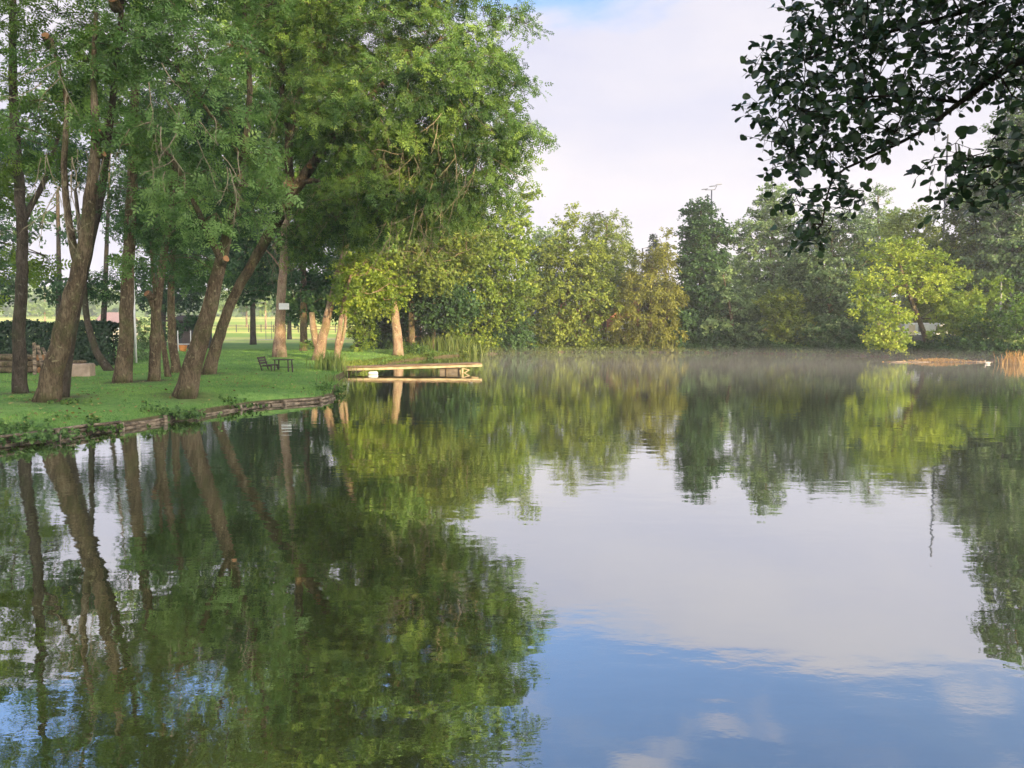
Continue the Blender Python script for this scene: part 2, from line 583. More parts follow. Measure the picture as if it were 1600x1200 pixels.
NA = 900
th = np.linspace(0, 2 * math.pi, NA, endpoint=False)
offs = np.concatenate([[-28, -12, -3, -1, -0.25, -0.08, 0.06, 0.25], np.arange(0.6, 14, 0.45), np.geomspace(15, 3500, 60)])
Rr = shore_r(th)
gx = CX + np.cos(th)[None] * np.maximum(Rr[None] + offs[:, None], 0.1)
gy = CY + np.sin(th)[None] * np.maximum(Rr[None] + offs[:, None], 0.1)
gzv = ground_z(gx, gy) + np.where(offs[:, None] > .5, RNG.normal(0, .012, gx.shape), 0)
V = np.stack([gx, gy, gzv], -1).reshape(-1, 3)
nr = len(offs)
i, j = np.meshgrid(np.arange(nr - 1), np.arange(NA), indexing='ij')
a, b = i * NA + j, i * NA + (j + 1) % NA
Fc = np.stack([a, b, b + NA, a + NA], -1).reshape(-1, 4)[:, ::-1].copy()
Vt = np.concatenate([V, [[CX, CY, -2]]])
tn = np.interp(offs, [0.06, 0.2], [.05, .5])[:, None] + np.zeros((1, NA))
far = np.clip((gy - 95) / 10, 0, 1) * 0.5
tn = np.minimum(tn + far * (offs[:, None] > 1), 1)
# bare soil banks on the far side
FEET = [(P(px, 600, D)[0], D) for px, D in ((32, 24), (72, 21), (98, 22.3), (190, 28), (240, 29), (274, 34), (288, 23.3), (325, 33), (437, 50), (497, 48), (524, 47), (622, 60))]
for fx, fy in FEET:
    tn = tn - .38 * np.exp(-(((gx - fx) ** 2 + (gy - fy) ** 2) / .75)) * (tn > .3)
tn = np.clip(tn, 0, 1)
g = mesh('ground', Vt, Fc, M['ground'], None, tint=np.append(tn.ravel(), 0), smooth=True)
tag(g, kind='structure')
ax = [(-40, -8), (75, -8), (75, 100), (-40, 100)]
# water: a sheet just inside the banks' reach
wr = Rr + 0.35
wv = [(CX, CY, 0)] + [(CX + math.cos(t) * r, CY + math.sin(t) * r, 0) for t, r in zip(th, wr)]
w = mesh('pond_water', wv, [(0, k + 1, (k + 1) % NA + 1) for k in range(NA)], M['water'])
tag(w, kind='structure')

# ------------------------------------------------------------------ foliage machinery
T_ROUND = (np.array([(0, 0, 0), (0.5, .16, .05), (0.5, .5, .1), (0, 1, .02), (-0.5, .5, .1), (-0.5, .16, .05)]), np.array([(0, 1, 2, 3), (0, 3, 4, 5)]))
T_QUAD = (np.array([(0, 0, 0), (0.42, .5, .06), (0, 1, 0), (-0.42, .5, .06)]), np.array([(0, 1, 2, 3)]))
T_LONG = (np.array([(0, 0, 0), (0.16, .45, .03), (0, 1, -.08), (-0.16, .45, .03)]), np.array([(0, 1, 2, 3)]))


def pinnate(k=3):
    v, f = [], []
    def leaflet(base, d, L, wd):
        d = np.array(d, float); d /= np.linalg.norm(d)
        s = np.array([-d[1], d[0], 0])
        b = np.array(base, float)
        n0 = len(v)
        v.extend([b, b + d * L * .5 + s * wd + (0, 0, .02), b + d * L + (0, 0, -.04), b + d * L * .5 - s * wd + (0, 0, .02)])
        f.append((n0, n0 + 1, n0 + 2, n0 + 3))
    for q in range(k):
        y = 0.22 + 0.55 * q / max(k - 1, 1)
        z = -0.1 * y * y
        leaflet((0, y, z), (1, .55, 0), .40, .085)
        leaflet((0, y, z), (-1, .55, 0), .40, .085)
    leaflet((0, .82, -.08), (0, 1, 0), .42, .09)
    return np.array(v), np.array(f)


T_PIN = pinnate(3)
T_PIN2 = pinnate(2)
_a = np.array([-110, -75, -40, -5, 30, 62, 90, 118, 150, 185, 220, 255]) * math.pi / 180
_rv = [(0, 0, 0)] + [(math.cos(t) * .47, .52 + math.sin(t) * .5, abs(math.cos(t)) * .10) for t in _a[1:-1]]
T_ALDER = (np.array([(0, -0.18, -.02), (0.012, -.18, -.02), (0.012, .03, 0), (-0.012, .03, 0)] + [(0, .0, 0), (.20, .12, .08), (.36, .38, .13), (.39, .66, .13), (.24, .92, .08), (0, 1.0, -.03), (-.24, .92, .08), (-.39, .66, .13), (-.36, .38, .13), (-.20, .12, .08)]),
           np.array([(0, 1, 2, 3), (4, 5, 6, 9), (6, 7, 8, 9), (4, 9, 12, 13), (9, 10, 11, 12)]))


def scatter(tmpl, c, n_, axis, size, tint, rg):
    """instances of a leaf template as real faces"""
    tv, tf = tmpl
    N, K = len(c), len(tv)
    n_ = nrm(n_)
    b = axis - n_ * np.sum(axis * n_, -1, keepdims=True)
    b = nrm(b)
    t = np.cross(b, n_)
    v = c[:, None] + size[:, None, None] * (tv[None, :, 0:1] * t[:, None] + tv[None, :, 1:2] * b[:, None] + tv[None, :, 2:3] * n_[:, None])
    f = tf[None] + (np.arange(N) * K)[:, None, None]
    return v.reshape(-1, 3), f.reshape(-1, tf.shape[1]), np.repeat(tint, K)


def clumps_from(blobs, cr, spacing, rg, ground=True):
    """blobs: (centre, radii) -> well spread clump centres, denser towards the shell"""
    out = []
    for c, r, dens in blobs:
        c, r = np.array(c), np.array(r, float)
        vol = 4.19 * r[0] * r[1] * r[2]
        n = int(min(6000, max(30, 5 * dens * vol / (cr * spacing) ** 3)))
        d = nrm(rg.normal(size=(n, 3)))
        u = rg.uniform(0.05, 1, n) ** 0.42
        p = c + d * r * u[:, None] * (1 + .10 * rg.normal(size=(n, 1)))
        out.append(p)
    p = np.concatenate(out)
    if ground:
        g_ = np.maximum(ground_z(p[:, 0], p[:, 1]), 0.0)
        lo_ = g_ + min(cr * .55, .3)
        p[:, 2] = np.where(p[:, 2] < lo_, lo_ + (lo_ - p[:, 2]) * .4, p[:, 2])
        p = p[p[:, 2] < lo_ + 60]
    rg.shuffle(p)
    ms = cr * spacing
    keep = np.zeros((0, 3))
    cells = {}
    res = []
    for q in p:
        k = tuple((q // ms).astype(int))
        ok = True
        for dx in (-1, 0, 1):
            for dy in (-1, 0, 1):
                for dz in (-1, 0, 1):
                    for w_ in cells.get((k[0] + dx, k[1] + dy, k[2] + dz), ()):
                        if (q[0] - w_[0]) ** 2 + (q[1] - w_[1]) ** 2 + (q[2] - w_[2]) ** 2 < ms * ms:
                            ok = False
                            break
                    if not ok: break
                if not ok: break
            if not ok: break
        if ok:
            cells.setdefault(k, []).append(q)
            res.append(q)
    return np.array(res)


def grow(paths, clumps, rg, seglen=0.8, tip=0.012, drop=0.0):
    """joins every clump to the nearest limb; returns edges and radii of the branches"""
    pos, par, fixed, plen = [], [], [], []
    for pts, rr in paths:
        s0 = len(pos)
        for k, (q, r_) in enumerate(zip(pts, rr)):
            if len(pts) > 3 and k < len(pts) * .22 and s0 == 0:
                continue
            pos.append(q); par.append(-1); fixed.append(r_); plen.append(0.0)
    pos = [np.array(q) for q in pos]
    A = np.zeros((len(clumps) * 14 + len(pos) + 10, 3))
    PL = np.zeros(len(A))
    n = len(pos)
    A[:n] = pos
    par = [-1] * n
    rad = list(fixed)
    d0 = np.array([np.min(np.linalg.norm(A[:n] - c, axis=1)) for c in clumps]) if len(clumps) else []
    tips = []
    for ci in np.argsort(d0):
        c = clumps[ci]
        dd = np.linalg.norm(A[:n] - c, axis=1)
        cost = dd + 0.35 * PL[:n] + np.clip(A[:n, 2] - c[2], 0, 9) * (0.5 - drop)
        k = int(np.argmin(cost))
        L = dd[k]
        m = int(min(12, max(1, round(L / seglen))))
        st = A[k].copy()
        prev = k
        bow = rg.normal(size=3) * L * .06 + np.array([0, 0, L * .10])
        for q in range(1, m + 1):
            s = q / m
            if n >= len(A):
                break
            A[n] = st + (c - st) * s + bow * math.sin(math.pi * s) + (rg.normal(size=3) * .05 * L / m if q < m else 0)
            PL[n] = PL[prev] + L / m
            par.append(prev); rad.append(0.0)
            prev = n
            n += 1
        tips.append(prev)
    # pipe model
    acc = np.zeros(n)
    nb = len(fixed)
    R = np.zeros(n)
    kids = np.zeros(n)
    for q in range(n - 1, nb - 1, -1):
        R[q] = max(tip, acc[q] ** (1 / 2.2) if acc[q] > 0 else tip)
        acc[par[q]] += R[q] ** 2.2
    E0, E1, r0, r1 = [], [], [], []
    for q in range(nb, n):
        E0.append(A[par[q]]); E1.append(A[q])
        rp = R[par[q]] if par[q] >= nb else min(fixed[par[q]] * .8, R[q] * 1.25)
        r0.append(min(rp, R[q] * 1.35)); r1.append(R[q])
    return np.array(E0), np.array(E1), np.array(r0), np.array(r1)


def frustums(E0, E1, r0, r1, sides=5):
    t = nrm(E1 - E0)
    ref = np.where(np.abs(t[:, 2:3]) < .9, np.array([[0, 0, 1.0]]), np.array([[1.0, 0, 0]]))
    u = nrm(np.cross(t, ref)); w_ = np.cross(t, u)
    a = np.arange(sides) * 2 * math.pi / sides
    ring = np.cos(a)[None, :, None] * u[:, None] + np.sin(a)[None, :, None] * w_[:, None]
    V0 = E0[:, None] + ring * r0[:, None, None]
    V1 = E1[:, None] + ring * r1[:, None, None]
    v = np.concatenate([V0, V1], 1).reshape(-1, 3)
    j = np.arange(sides)
    f = np.stack([j, (j + 1) % sides, (j + 1) % sides + sides, j + sides], -1)
    f = f[None] + (np.arange(len(E0)) * 2 * sides)[:, None, None]
    return v, f.reshape(-1, 4)


def foliage(cl, cr, per, twigs, tmpl, lsize, rg, centre, droop=0.25, flat=0.6, tint_mid=.5, tint_var=.22, up=0.55, spread=.13):
    """sprays of leaves round each clump; returns verts, faces, tint and the twig edges"""
    N = len(cl)
    out = nrm(cl - centre)
    d = out[:, None] * .55 + rg.normal(size=(N, twigs, 3)) * .75
    d[..., 2] = d[..., 2] * flat - droop
    d = nrm(d)
    L = cr * rg.uniform(.65, 1.3, (N, twigs, 1))
    k = max(1, per // twigs)
    s = rg.uniform(0.1, 1.0, (N, twigs, k, 1)) ** .75
    p = cl[:, None, None] + d[:, :, None] * L[:, :, None] * s
    p = p + rg.normal(size=p.shape) * cr * spread
    p[..., 2] -= (s[..., 0] ** 2) * cr * droop * .8
    axis = d[:, :, None] + rg.normal(size=p.shape) * .65
    axis[..., 2] -= droop * .8
    nn = rg.normal(size=p.shape) * .55 + out[:, None, None] * .45 + np.array([0, 0, up])
    tint = tint_mid + rg.normal(size=(N, 1, 1)) * tint_var * .7 + rg.normal(size=(N, twigs, 1)) * tint_var * .4 + rg.normal(size=(N, twigs, k)) * tint_var * .4
    size = lsize * rg.uniform(.65, 1.3, (N, twigs, k))
    v, f, t = scatter(tmpl, p.reshape(-1, 3), nn.reshape(-1, 3), axis.reshape(-1, 3), size.ravel(), np.clip(tint, 0, 1).ravel(), rg)
    E0 = np.repeat(cl, twigs, 0)
    E1 = E0 + (d * L).reshape(-1, 3)
    E1[:, 2] -= cr * droop * .5
    return v, f, t, E0, E1


def tree(name, label, cat, trunks, blobs, leaf, bark, seed, cr=.7, spacing=1.0, per=60, twigs=6, tmpl=T_QUAD, lsize=.2, group=None, droop=.2, flat=.6,
         tint=.5, tvar=.25, sides=12, tip=.012, show_twigs=False, step=.5, seglen=.8, up=.55, lobes=.12, spread=.13, extra=None):
    """trunks: lists of (px, py, D, radius) or world (x, y, z, r) with key 'w'; the first one carries the base"""
    rg = np.random.default_rng(seed)
    paths = []
    for tr in trunks:
        if tr[0] == 'w':
            pts = np.array([q[:3] for q in tr[1:]], float)
            rr = [q[3] for q in tr[1:]]
        else:
            pts = np.array([P(*q[:3]) if len(q) == 4 else np.array(q[:3], float) for q in tr])
            rr = [q[3] for q in tr]
        paths.append((pts, rr))
    base = paths[0][0][0].copy()
    g0 = max(gz(base[0], base[1]), -.3)
    shift = g0 - base[2]
    paths[0][0][0][2] = g0 - .08
    root = empty(name, (base[0], base[1], g0))
    tag(root, label, cat, group)
    sp = []
    Vs, Fs, n0 = [], [], 0
    for k, (pts, rr) in enumerate(paths):
        q, r_ = smooth_path(pts, rr, step)
        if len(q) > 3:
            q[1:-1] += rg.normal(size=(len(q) - 2, 3)) * np.array([.25, .25, .05]) * r_[1:-1, None] * .2
        if k == 0:
            h = np.linalg.norm(q - q[0], axis=1)
            r_ = r_ * (1 + .13 * np.exp(-h / (.9 * rr[0] + .12)))
        sp.append((q, r_))
        r_ = r_ * .82
        v, f = tube(q, r_, sides, .035, seed + k, lobes if k == 0 else 0)
        Vs.append(v)
        Fs += [tuple(x + n0 for x in z) for z in f]
        n0 += len(v)
    mesh('trunk', np.concatenate(Vs), Fs, bark, root, smooth=True)
    if not blobs:
        return root
    bl = []
    for b in blobs:
        if b[0] == 'w':
            bl.append(((b[1], b[2], b[3]), (b[4], b[5], b[6]), b[7] if len(b) > 7 else 1.0))
        else:
            px, py, D, rx, rz = b[:5]
            ry = b[5] if len(b) > 5 else rx * D / F * .8
            bl.append((P(px, py, D), (rx * D / F, ry, rz * D / F), b[6] if len(b) > 6 else 1.0))
    cl = clumps_from(bl, cr, spacing, rg)
    cen = np.mean([np.array(b[0]) for b in bl], 0)
    v, f, t, T0, T1 = foliage(cl, cr, per, twigs, tmpl, lsize, rg, cen, droop, flat, tint, tvar, up, spread)
    E0, E1, r0, r1 = grow(sp, cl, rg, seglen, tip)
    bv, bf = frustums(E0, E1, r0, r1, 5)
    if show_twigs:
        tv, tf = frustums(T0, T1, np.full(len(T0), tip * .8), np.full(len(T0), tip * .25), 3)
        bt = mesh('branches', np.concatenate([bv, np.zeros((0, 3))]), bf, bark, root)
        mesh('twigs', tv, tf, bark, root)
    else:
        mesh('branches', bv, bf, bark, root)
    mesh('crown', v, f, leaf, root, tint=t)
    return root


def bush(name, label, blobs, leaf, seed, cr=.5, per=70, lsize=.16, tmpl=T_QUAD, group=None, droop=.15, bark=None, tint=.5, tvar=.25, cat='bush', spacing=.95, twigs=5, flat=.7):
    rg = np.random.default_rng(seed)
    bl = []
    for px, py, D, rx, rz in blobs:
        bl.append((P(px, py, D), (rx * D / F, rx * D / F * .7, rz * D / F), 1.0))
    c0 = bl[0][0]
    gx0 = gz(c0[0], c0[1])
    root = empty(name, (c0[0], c0[1], max(gx0, 0)))
    tag(root, label, cat, group)
    cl = clumps_from(bl, cr, spacing, rg)
    base = np.array([c0[0], c0[1], max(gx0, 0) - .05])
    stem = np.array([base + (0, 0, q) for q in np.linspace(0, max(c0[2] - base[2], .3) * .5, 4)])
    E0, E1, r0, r1 = grow([(stem, [.06] * 4)], cl, rg, .5, .01)
    bv, bf = frustums(E0, E1, r0, r1, 4)
    mesh('stems', bv, bf, bark or M['bark_dark'], root)
    v, f, t, _, _ = foliage(cl, cr, per, twigs, tmpl, lsize, rg, np.array(c0) - (0, 0, 1.0), droop, flat, tint, tvar)
    mesh('foliage', v, f, leaf, root, tint=t)
    return root


# ------------------------------------------------------------------ buildings and far things
def yard_house(label, px0, px1, D, base_h, eave, ridge, depth, wall, roof, rz=0.0, windows=()):
    """a gabled house: parts wall, roof, window (> frame), door"""
    p0, p1 = P(px0, 520, D), P(px1, 520, D)
    cx_, wd = (p0[0] + p1[0]) / 2, p1[0] - p0[0]
    z0 = gz(cx_, D) - .1
    root = empty('house', (cx_, D, z0), rz)
    root['local'] = 1
    tag(root, label, 'house')
    b = MB()
    h = eave - z0
    x = wd / 2
    v = [(-x, 0, 0), (x, 0, 0), (x, depth, 0), (-x, depth, 0), (-x, 0, h), (x, 0, h), (x, depth, h), (-x, depth, h), (-x, depth / 2, ridge - z0 - .12), (x, depth / 2, ridge - z0 - .12)]
    b.add(v, [(0, 1, 5, 4), (2, 3, 7, 6), (1, 2, 6, 9, 5), (3, 0, 4, 8, 7)])
    b.build('wall', wall, root)
    r = MB()
    rh = ridge - z0
    e = .45
    for s in (0, 1):
        y0 = -e if s == 0 else depth + e
        zz = h - .12
        v = [(-x - e, y0, zz), (x + e, y0, zz), (x + e, depth / 2, rh), (-x - e, depth / 2, rh)]
        v += [(q[0], q[1], q[2] + .16) for q in v]
        fs = [(0, 1, 2, 3), (7, 6, 5, 4), (0, 4, 5, 1), (1, 5, 6, 2), (2, 6, 7, 3), (3, 7, 4, 0)]
        r.add(v, fs)
    ro = r.build('roof', roof, root)
    ch = MB().box((x * .5, depth * .5, rh + .35), (.6, .6, 1.3)).box((x * .5, depth * .5, rh + 1.05), (.72, .72, .12))
    ch.build('chimney', M['brick'], ro)
    for (wx, wz, ww, wh) in windows:
        f = MB().box((wx, -.03, wz), (ww, .1, wh)).build('window', M['white'], root)
        for sgn in (-1, 1):
            MB().box((wx + sgn * ww * .235, -.09, wz), (ww * .42, .02, wh * .86)).build('pane', M['glass'], f)
    MB().box((-x * .1, -.05, 1.15), (1.0, .1, 2.1)).build('door', M['white'], root)
    return root


M['brick'] = solid('brick', [(0.35, (0.26, 0.10, 0.06)), (0.65, (0.42, 0.19, 0.11))], scale=9, rough=.9)
M['slate'] = solid('slate', [(0.35, (0.05, 0.06, 0.085)), (0.7, (0.11, 0.13, 0.17))], scale=5, stretch=(1, 1, 4), rough=.6)
M['tile'] = solid('roof_tile', [(0.35, (0.40, 0.24, 0.19)), (0.7, (0.58, 0.38, 0.31))], scale=5, stretch=(1, 1, 4), rough=.8)
M['cream'] = solid('cream_render', [(0.35, (0.60, 0.50, 0.34)), (0.7, (0.72, 0.62, 0.45))], scale=2, rough=.9)
M['white'] = solid('white_paint', [(0.3, (0.62, 0.62, 0.60)), (0.7, (0.76, 0.76, 0.74))], scale=3, rough=.5)
M['glass'] = solid('window_glass', [(0.3, (0.03, 0.04, 0.05)), (0.7, (0.06, 0.07, 0.08))], scale=1, rough=.1, spec=.6)
M['steel'] = solid('galvanised_steel', [(0.3, (0.10, 0.105, 0.115)), (0.7, (0.17, 0.175, 0.19))], scale=4, rough=.5, metal=.5)
M['rubber'] = solid('rubber', [(0.3, (0.015, 0.015, 0.015)), (0.7, (0.03, 0.03, 0.03))], scale=4, rough=.8)
M['carpaint'] = solid('silver_car_paint', [(0.3, (0.42, 0.46, 0.52)), (0.7, (0.50, 0.54, 0.60))], scale=1, rough=.25, metal=.2, spec=.6)
M['carred'] = solid('red_car_paint', [(0.3, (0.42, 0.03, 0.025)), (0.7, (0.52, 0.05, 0.035))], scale=1, rough=.25, spec=.6)
M['wood_dark'] = solid('dark_wood', [(0.3, (0.035, 0.028, 0.022)), (0.7, (0.08, 0.062, 0.05))], scale=5, stretch=(1, 1, 1), rough=.8)
M['wood_old'] = solid('weathered_log', [(0.36, (0.05, 0.04, 0.028)), (0.5, (0.17, 0.13, 0.085)), (0.64, (0.34, 0.27, 0.18))], scale=3.5, bump=.01, stretch=(1.4, 1.4, 3), rough=.9)
M['wood_yellow'] = solid('yellow_timber', [(0.3, (0.26, 0.20, 0.12)), (0.55, (0.42, 0.34, 0.20)), (0.75, (0.54, 0.45, 0.28))], scale=3.0, bump=.004, rough=.75)
M['deck'] = solid('deck_boards', [(0.3, (0.20, 0.13, 0.085)), (0.7, (0.36, 0.25, 0.17))], scale=4, bump=.006, rough=.85)
M['board_grey'] = solid('grey_board', [(0.3, (0.10, 0.085, 0.07)), (0.7, (0.20, 0.17, 0.14))], scale=4, rough=.9)
M['stone'] = solid('tan_stone', [(0.3, (0.24, 0.18, 0.13)), (0.7, (0.42, 0.33, 0.25))], scale=4, bump=.02, rough=.9)
M['orange'] = solid('orange_plastic', [(0.3, (0.55, 0.20, 0.05)), (0.7, (0.68, 0.28, 0.08))], scale=2, rough=.5)
M['mat_wood'] = solid('drift_wood', [(0.3, (0.14, 0.10, 0.07)), (0.7, (0.32, 0.25, 0.18))], scale=3, rough=.9)
M['duck'] = solid('white_feathers', [(0.3, (0.36, 0.34, 0.31)), (0.7, (0.55, 0.53, 0.50))], scale=30, rough=.8)
M['beak'] = solid('beak_orange', [(0.3, (0.5, 0.22, 0.03)), (0.7, (0.6, 0.3, 0.05))], scale=10, rough=.5)
M['wall_dark'] = solid('dark_boards', [(0.3, (0.03, 0.035, 0.035)), (0.7, (0.06, 0.065, 0.065))], scale=3, stretch=(4, 1, 1), rough=.85)

yard_house('brick house with a dark slate roof behind the sunlit trees', 875, 1000, 97, 0, 6.6, 9.6, 8, M['brick'], M['slate'], .08, [(-3.2, 2.2, 1.3, 1.3), (3.0, 2.2, 1.3, 1.3), (-3.2, 5.0, 1.2, 1.2), (0, 5.0, 1.2, 1.2), (3.0, 5.0, 1.2, 1.2)])
yard_house('cream rendered house low behind the first lit waterside tree', 812, 852, 93, 0, 3.6, 5.4, 6, M['cream'], M['slate'], 0, [(.7, 1.9, .9, 1.0)])
yard_house('small red brick house with blue slate roof behind the dark pointed tree', 1050, 1098, 98, 0, 5.9, 8.0, 6, M['brick'], M['slate'], -.05, [(-1.0, 4.4, .8, 1.0), (1.1, 4.4, .8, 1.0)])
yard_house('brick outbuilding deep in shade behind the ivy grown trunk', 636, 700, 98, 0, 5.6, 7.6, 7, M['brick'], M['tile'], 0, [(-1.5, 2.0, 1.0, 1.2), (1.5, 2.0, 1.0, 1.2)])
yard_house('distant house with pink tiled roof beyond the dark hedge', 152, 190, 150, 0, 3.4, 5.4, 8, M['cream'], M['tile'], .1, [(-1.8, 2.4, 1.1, 1.2), (1.8, 2.4, 1.1, 1.2)])


def mast(label, px, top, D, kind):
    p = P(px, top, D)
    z0 = gz(p[0], p[1])
    root = empty('lamp_mast', (p[0], p[1], z0))
    tag(root, label, 'lamp mast')
    H = p[2]
    MB().tube([(p[0], p[1], z0 - .1), (p[0], p[1], (z0 + H) / 2), (p[0], p[1], H)], [.16, .13, .09], 10).build('pole', M['steel'], root, True)
    if kind == 'flood':
        MB().bar((p[0] - .9, p[1] - .1, H), (p[0] + .5, p[1] + .1, H + .08), .09).bar((p[0] + .4, p[1], H + .05), (p[0] + .75, p[1] + .2, H + .62), .07).build('cross_arm', M['steel'], root)
        for (dx, dz, w_) in ((-.95, .1, .75), (.12, .50, .8), (.95, .72, .75)):
            fl = MB()
            fl.bar((p[0] + dx - w_ / 2, p[1] - .1, H + dz - .04), (p[0] + dx + w_ / 2, p[1] + .05, H + dz + .06), .4, .07)
            fl.build('floodlight', M['steel'], root)
    elif kind == 'street':
        MB().bar((p[0], p[1], H), (p[0] + .9, p[1], H + .12), .07).build('arm', M['steel'], root)
        MB().box((p[0] + 1.15, p[1], H + .12), (.6, .25, .12), 0, bev=.03).build('lamp_head', M['steel'], root)
    elif kind == 'plain':
        v_, f_ = tube([(p[0], p[1], H), (p[0], p[1], H + .12), (p[0], p[1], H + .16)], [.11, .11, .03], 10)
        MB().add(v_, f_).build('cap', M['steel'], root)
    else:
        for dz in (-.2,):
            MB().box((p[0], p[1], H + dz), (1.6, .25, .14)).build('cross_arm', M['steel'], root)
        for dx in (-.6, .6):
            MB().box((p[0] + dx, p[1] - .15, H + .05), (.5, .35, .32), 0, bev=.03).build('floodlight', M['steel'], root)
    return root


mast('tall floodlight mast with tilted lamp arms rising behind the dark pointed tree', 1112, 297, 105, 'flood')
mast('thin grey mast behind the hanging alder branch, its foot in the misty trees', 1481, 212, 82, 'plain')
mast('low street lamp between the lit trees and the small spruce top', 1004, 388, 98, 'street')


def car(label, px, D, mat, L=4.2, rz=0.0):
    p = P(px, 520, D)
    z0 = gz(p[0], p[1])
    root = empty('parked_car', (p[0], p[1], z0), rz)
    root['local'] = 1
    tag(root, label, 'car')
    prof = [(-2.1, .35), (-2.1, .8), (-1.75, .95), (-1.15, 1.0), (-.55, 1.45), (.75, 1.48), (1.45, 1.02), (2.0, .9), (2.1, .6), (2.1, .35)]
    v, f = [], []
    for s, ins in ((-.86, 0), (.86, 0)):
        for (x, z) in prof:
            k = .14 if z > 1.1 else 0
            v.append((x, s * (1 - k), z))
    n = len(prof)
    f.append(tuple(range(n - 1, -1, -1)))
    f.append(tuple(range(n, 2 * n)))
    f += [(q, (q + 1) % n, (q + 1) % n + n, q + n) for q in range(n)]
    MB().add(v, f).build('body', mat, root)
    for s in (-1, 1):
        g_ = MB()
        g_.add([(-.98, s * .872, 1.04), (1.2, s * .872, 1.04), (.72, s * .762, 1.38), (-.5, s * .762, 1.38)], [(0, 1, 2, 3) if s > 0 else (3, 2, 1, 0)])
        g_.build('side_window', M['glass'], root)
        for x in (-1.3, 1.3):
            wv_, wf_ = tube([(x, s * .72, .33), (x, s * .9, .33)], [.33, .33], 16)
            wh = MB().add(wv_, wf_).build('wheel', M['rubber'], root)
            wv_, wf_ = tube([(x, s * .895, .33), (x, s * .92, .33)], [.19, .17], 12)
            MB().add(wv_, wf_).build('rim', M['steel'], wh)
    return root


car('silver blue car parked between the two sunlit waterside trees', 944, 90, M['carpaint'], rz=.5)
car('red car glimpsed low between the dark trees and the bright yellow tree', 1352, 84, M['carred'], rz=.1)
car('white car parked behind the trees past the end of the jetty', 694, 88, M['white'], rz=.3)


def caravan():
    p = P(1448, 512, 82)
    z0 = gz(p[0], p[1])
    root = empty('caravan', (p[0], p[1], z0), -.12)
    root['local'] = 1
    tag(root, 'white caravan with small windows under the yellow tree, above the dark board fence', 'caravan')
    MB().box((0, 0, 1.55), (5.2, 2.1, 1.9), 0, bev=.14).build('body', M['white'], root)
    MB().box((0, -1.06, .78), (4.8, .03, .22)).build('yellow_stripe', M['wood_yellow'], root)
    for x, w_ in ((-1.0, .5), (1.0, 1.0)):
        f = MB().box((x, -1.07, 1.85), (w_, .05, .6)).build('window', M['steel'], root)
        MB().box((x, -1.105, 1.85), (w_ - .12, .02, .48)).build('pane', M['glass'], f)
    MB().box((-1.9, -1.065, 1.5), (.65, .04, 1.6)).build('door', M['cream'], root)
    for x in (-.2, .6):
        v, f = tube([(x, -1.0, .3), (x, -.8, .3)], [.3, .3], 14)
        MB().add(v, f).build('wheel', M['rubber'], root)
    # fence in front
    q = P(1448, 530, 76)
    zf = gz(q[0], q[1])
    fr = empty('board_fence', (q[0], q[1], zf))
    tag(fr, 'dark green grey board fence below the white caravan', 'fence')
    b = MB()
    for k in range(34):
        b.box((q[0] - 2.6 + k * .155, q[1], zf + .65), (.145, .025, 1.25 + .02 * math.sin(k * 3)))
    b.build('board_panel', M['wall_dark'], fr)
    for k in range(4):
        MB().box((q[0] - 2.65 + k * 1.77, q[1] + .07, zf + .65), (.1, .1, 1.4)).build('post', M['wood_dark'], fr)


caravan()

# wall with pale blossom behind the grey-green tree
def rosewall():
    a_, b_ = P(1138, 512, 90), P(1175, 512, 90)
    z0 = gz(a_[0], 90)
    r = empty('garden_wall', ((a_[0] + b_[0]) / 2, 90, z0))
    tag(r, 'low pale pink garden wall glimpsed behind the shaded bushes', 'wall')
    MB().box(((a_[0] + b_[0]) / 2, 90, z0 + 1.0), (b_[0] - a_[0] + 6, .25, 2.0)).build('masonry', M['stone'], r)
    MB().box(((a_[0] + b_[0]) / 2, 90, z0 + 2.06), (b_[0] - a_[0] + 6.1, .35, .1)).build('coping', M['cream'], r)


rosewall()


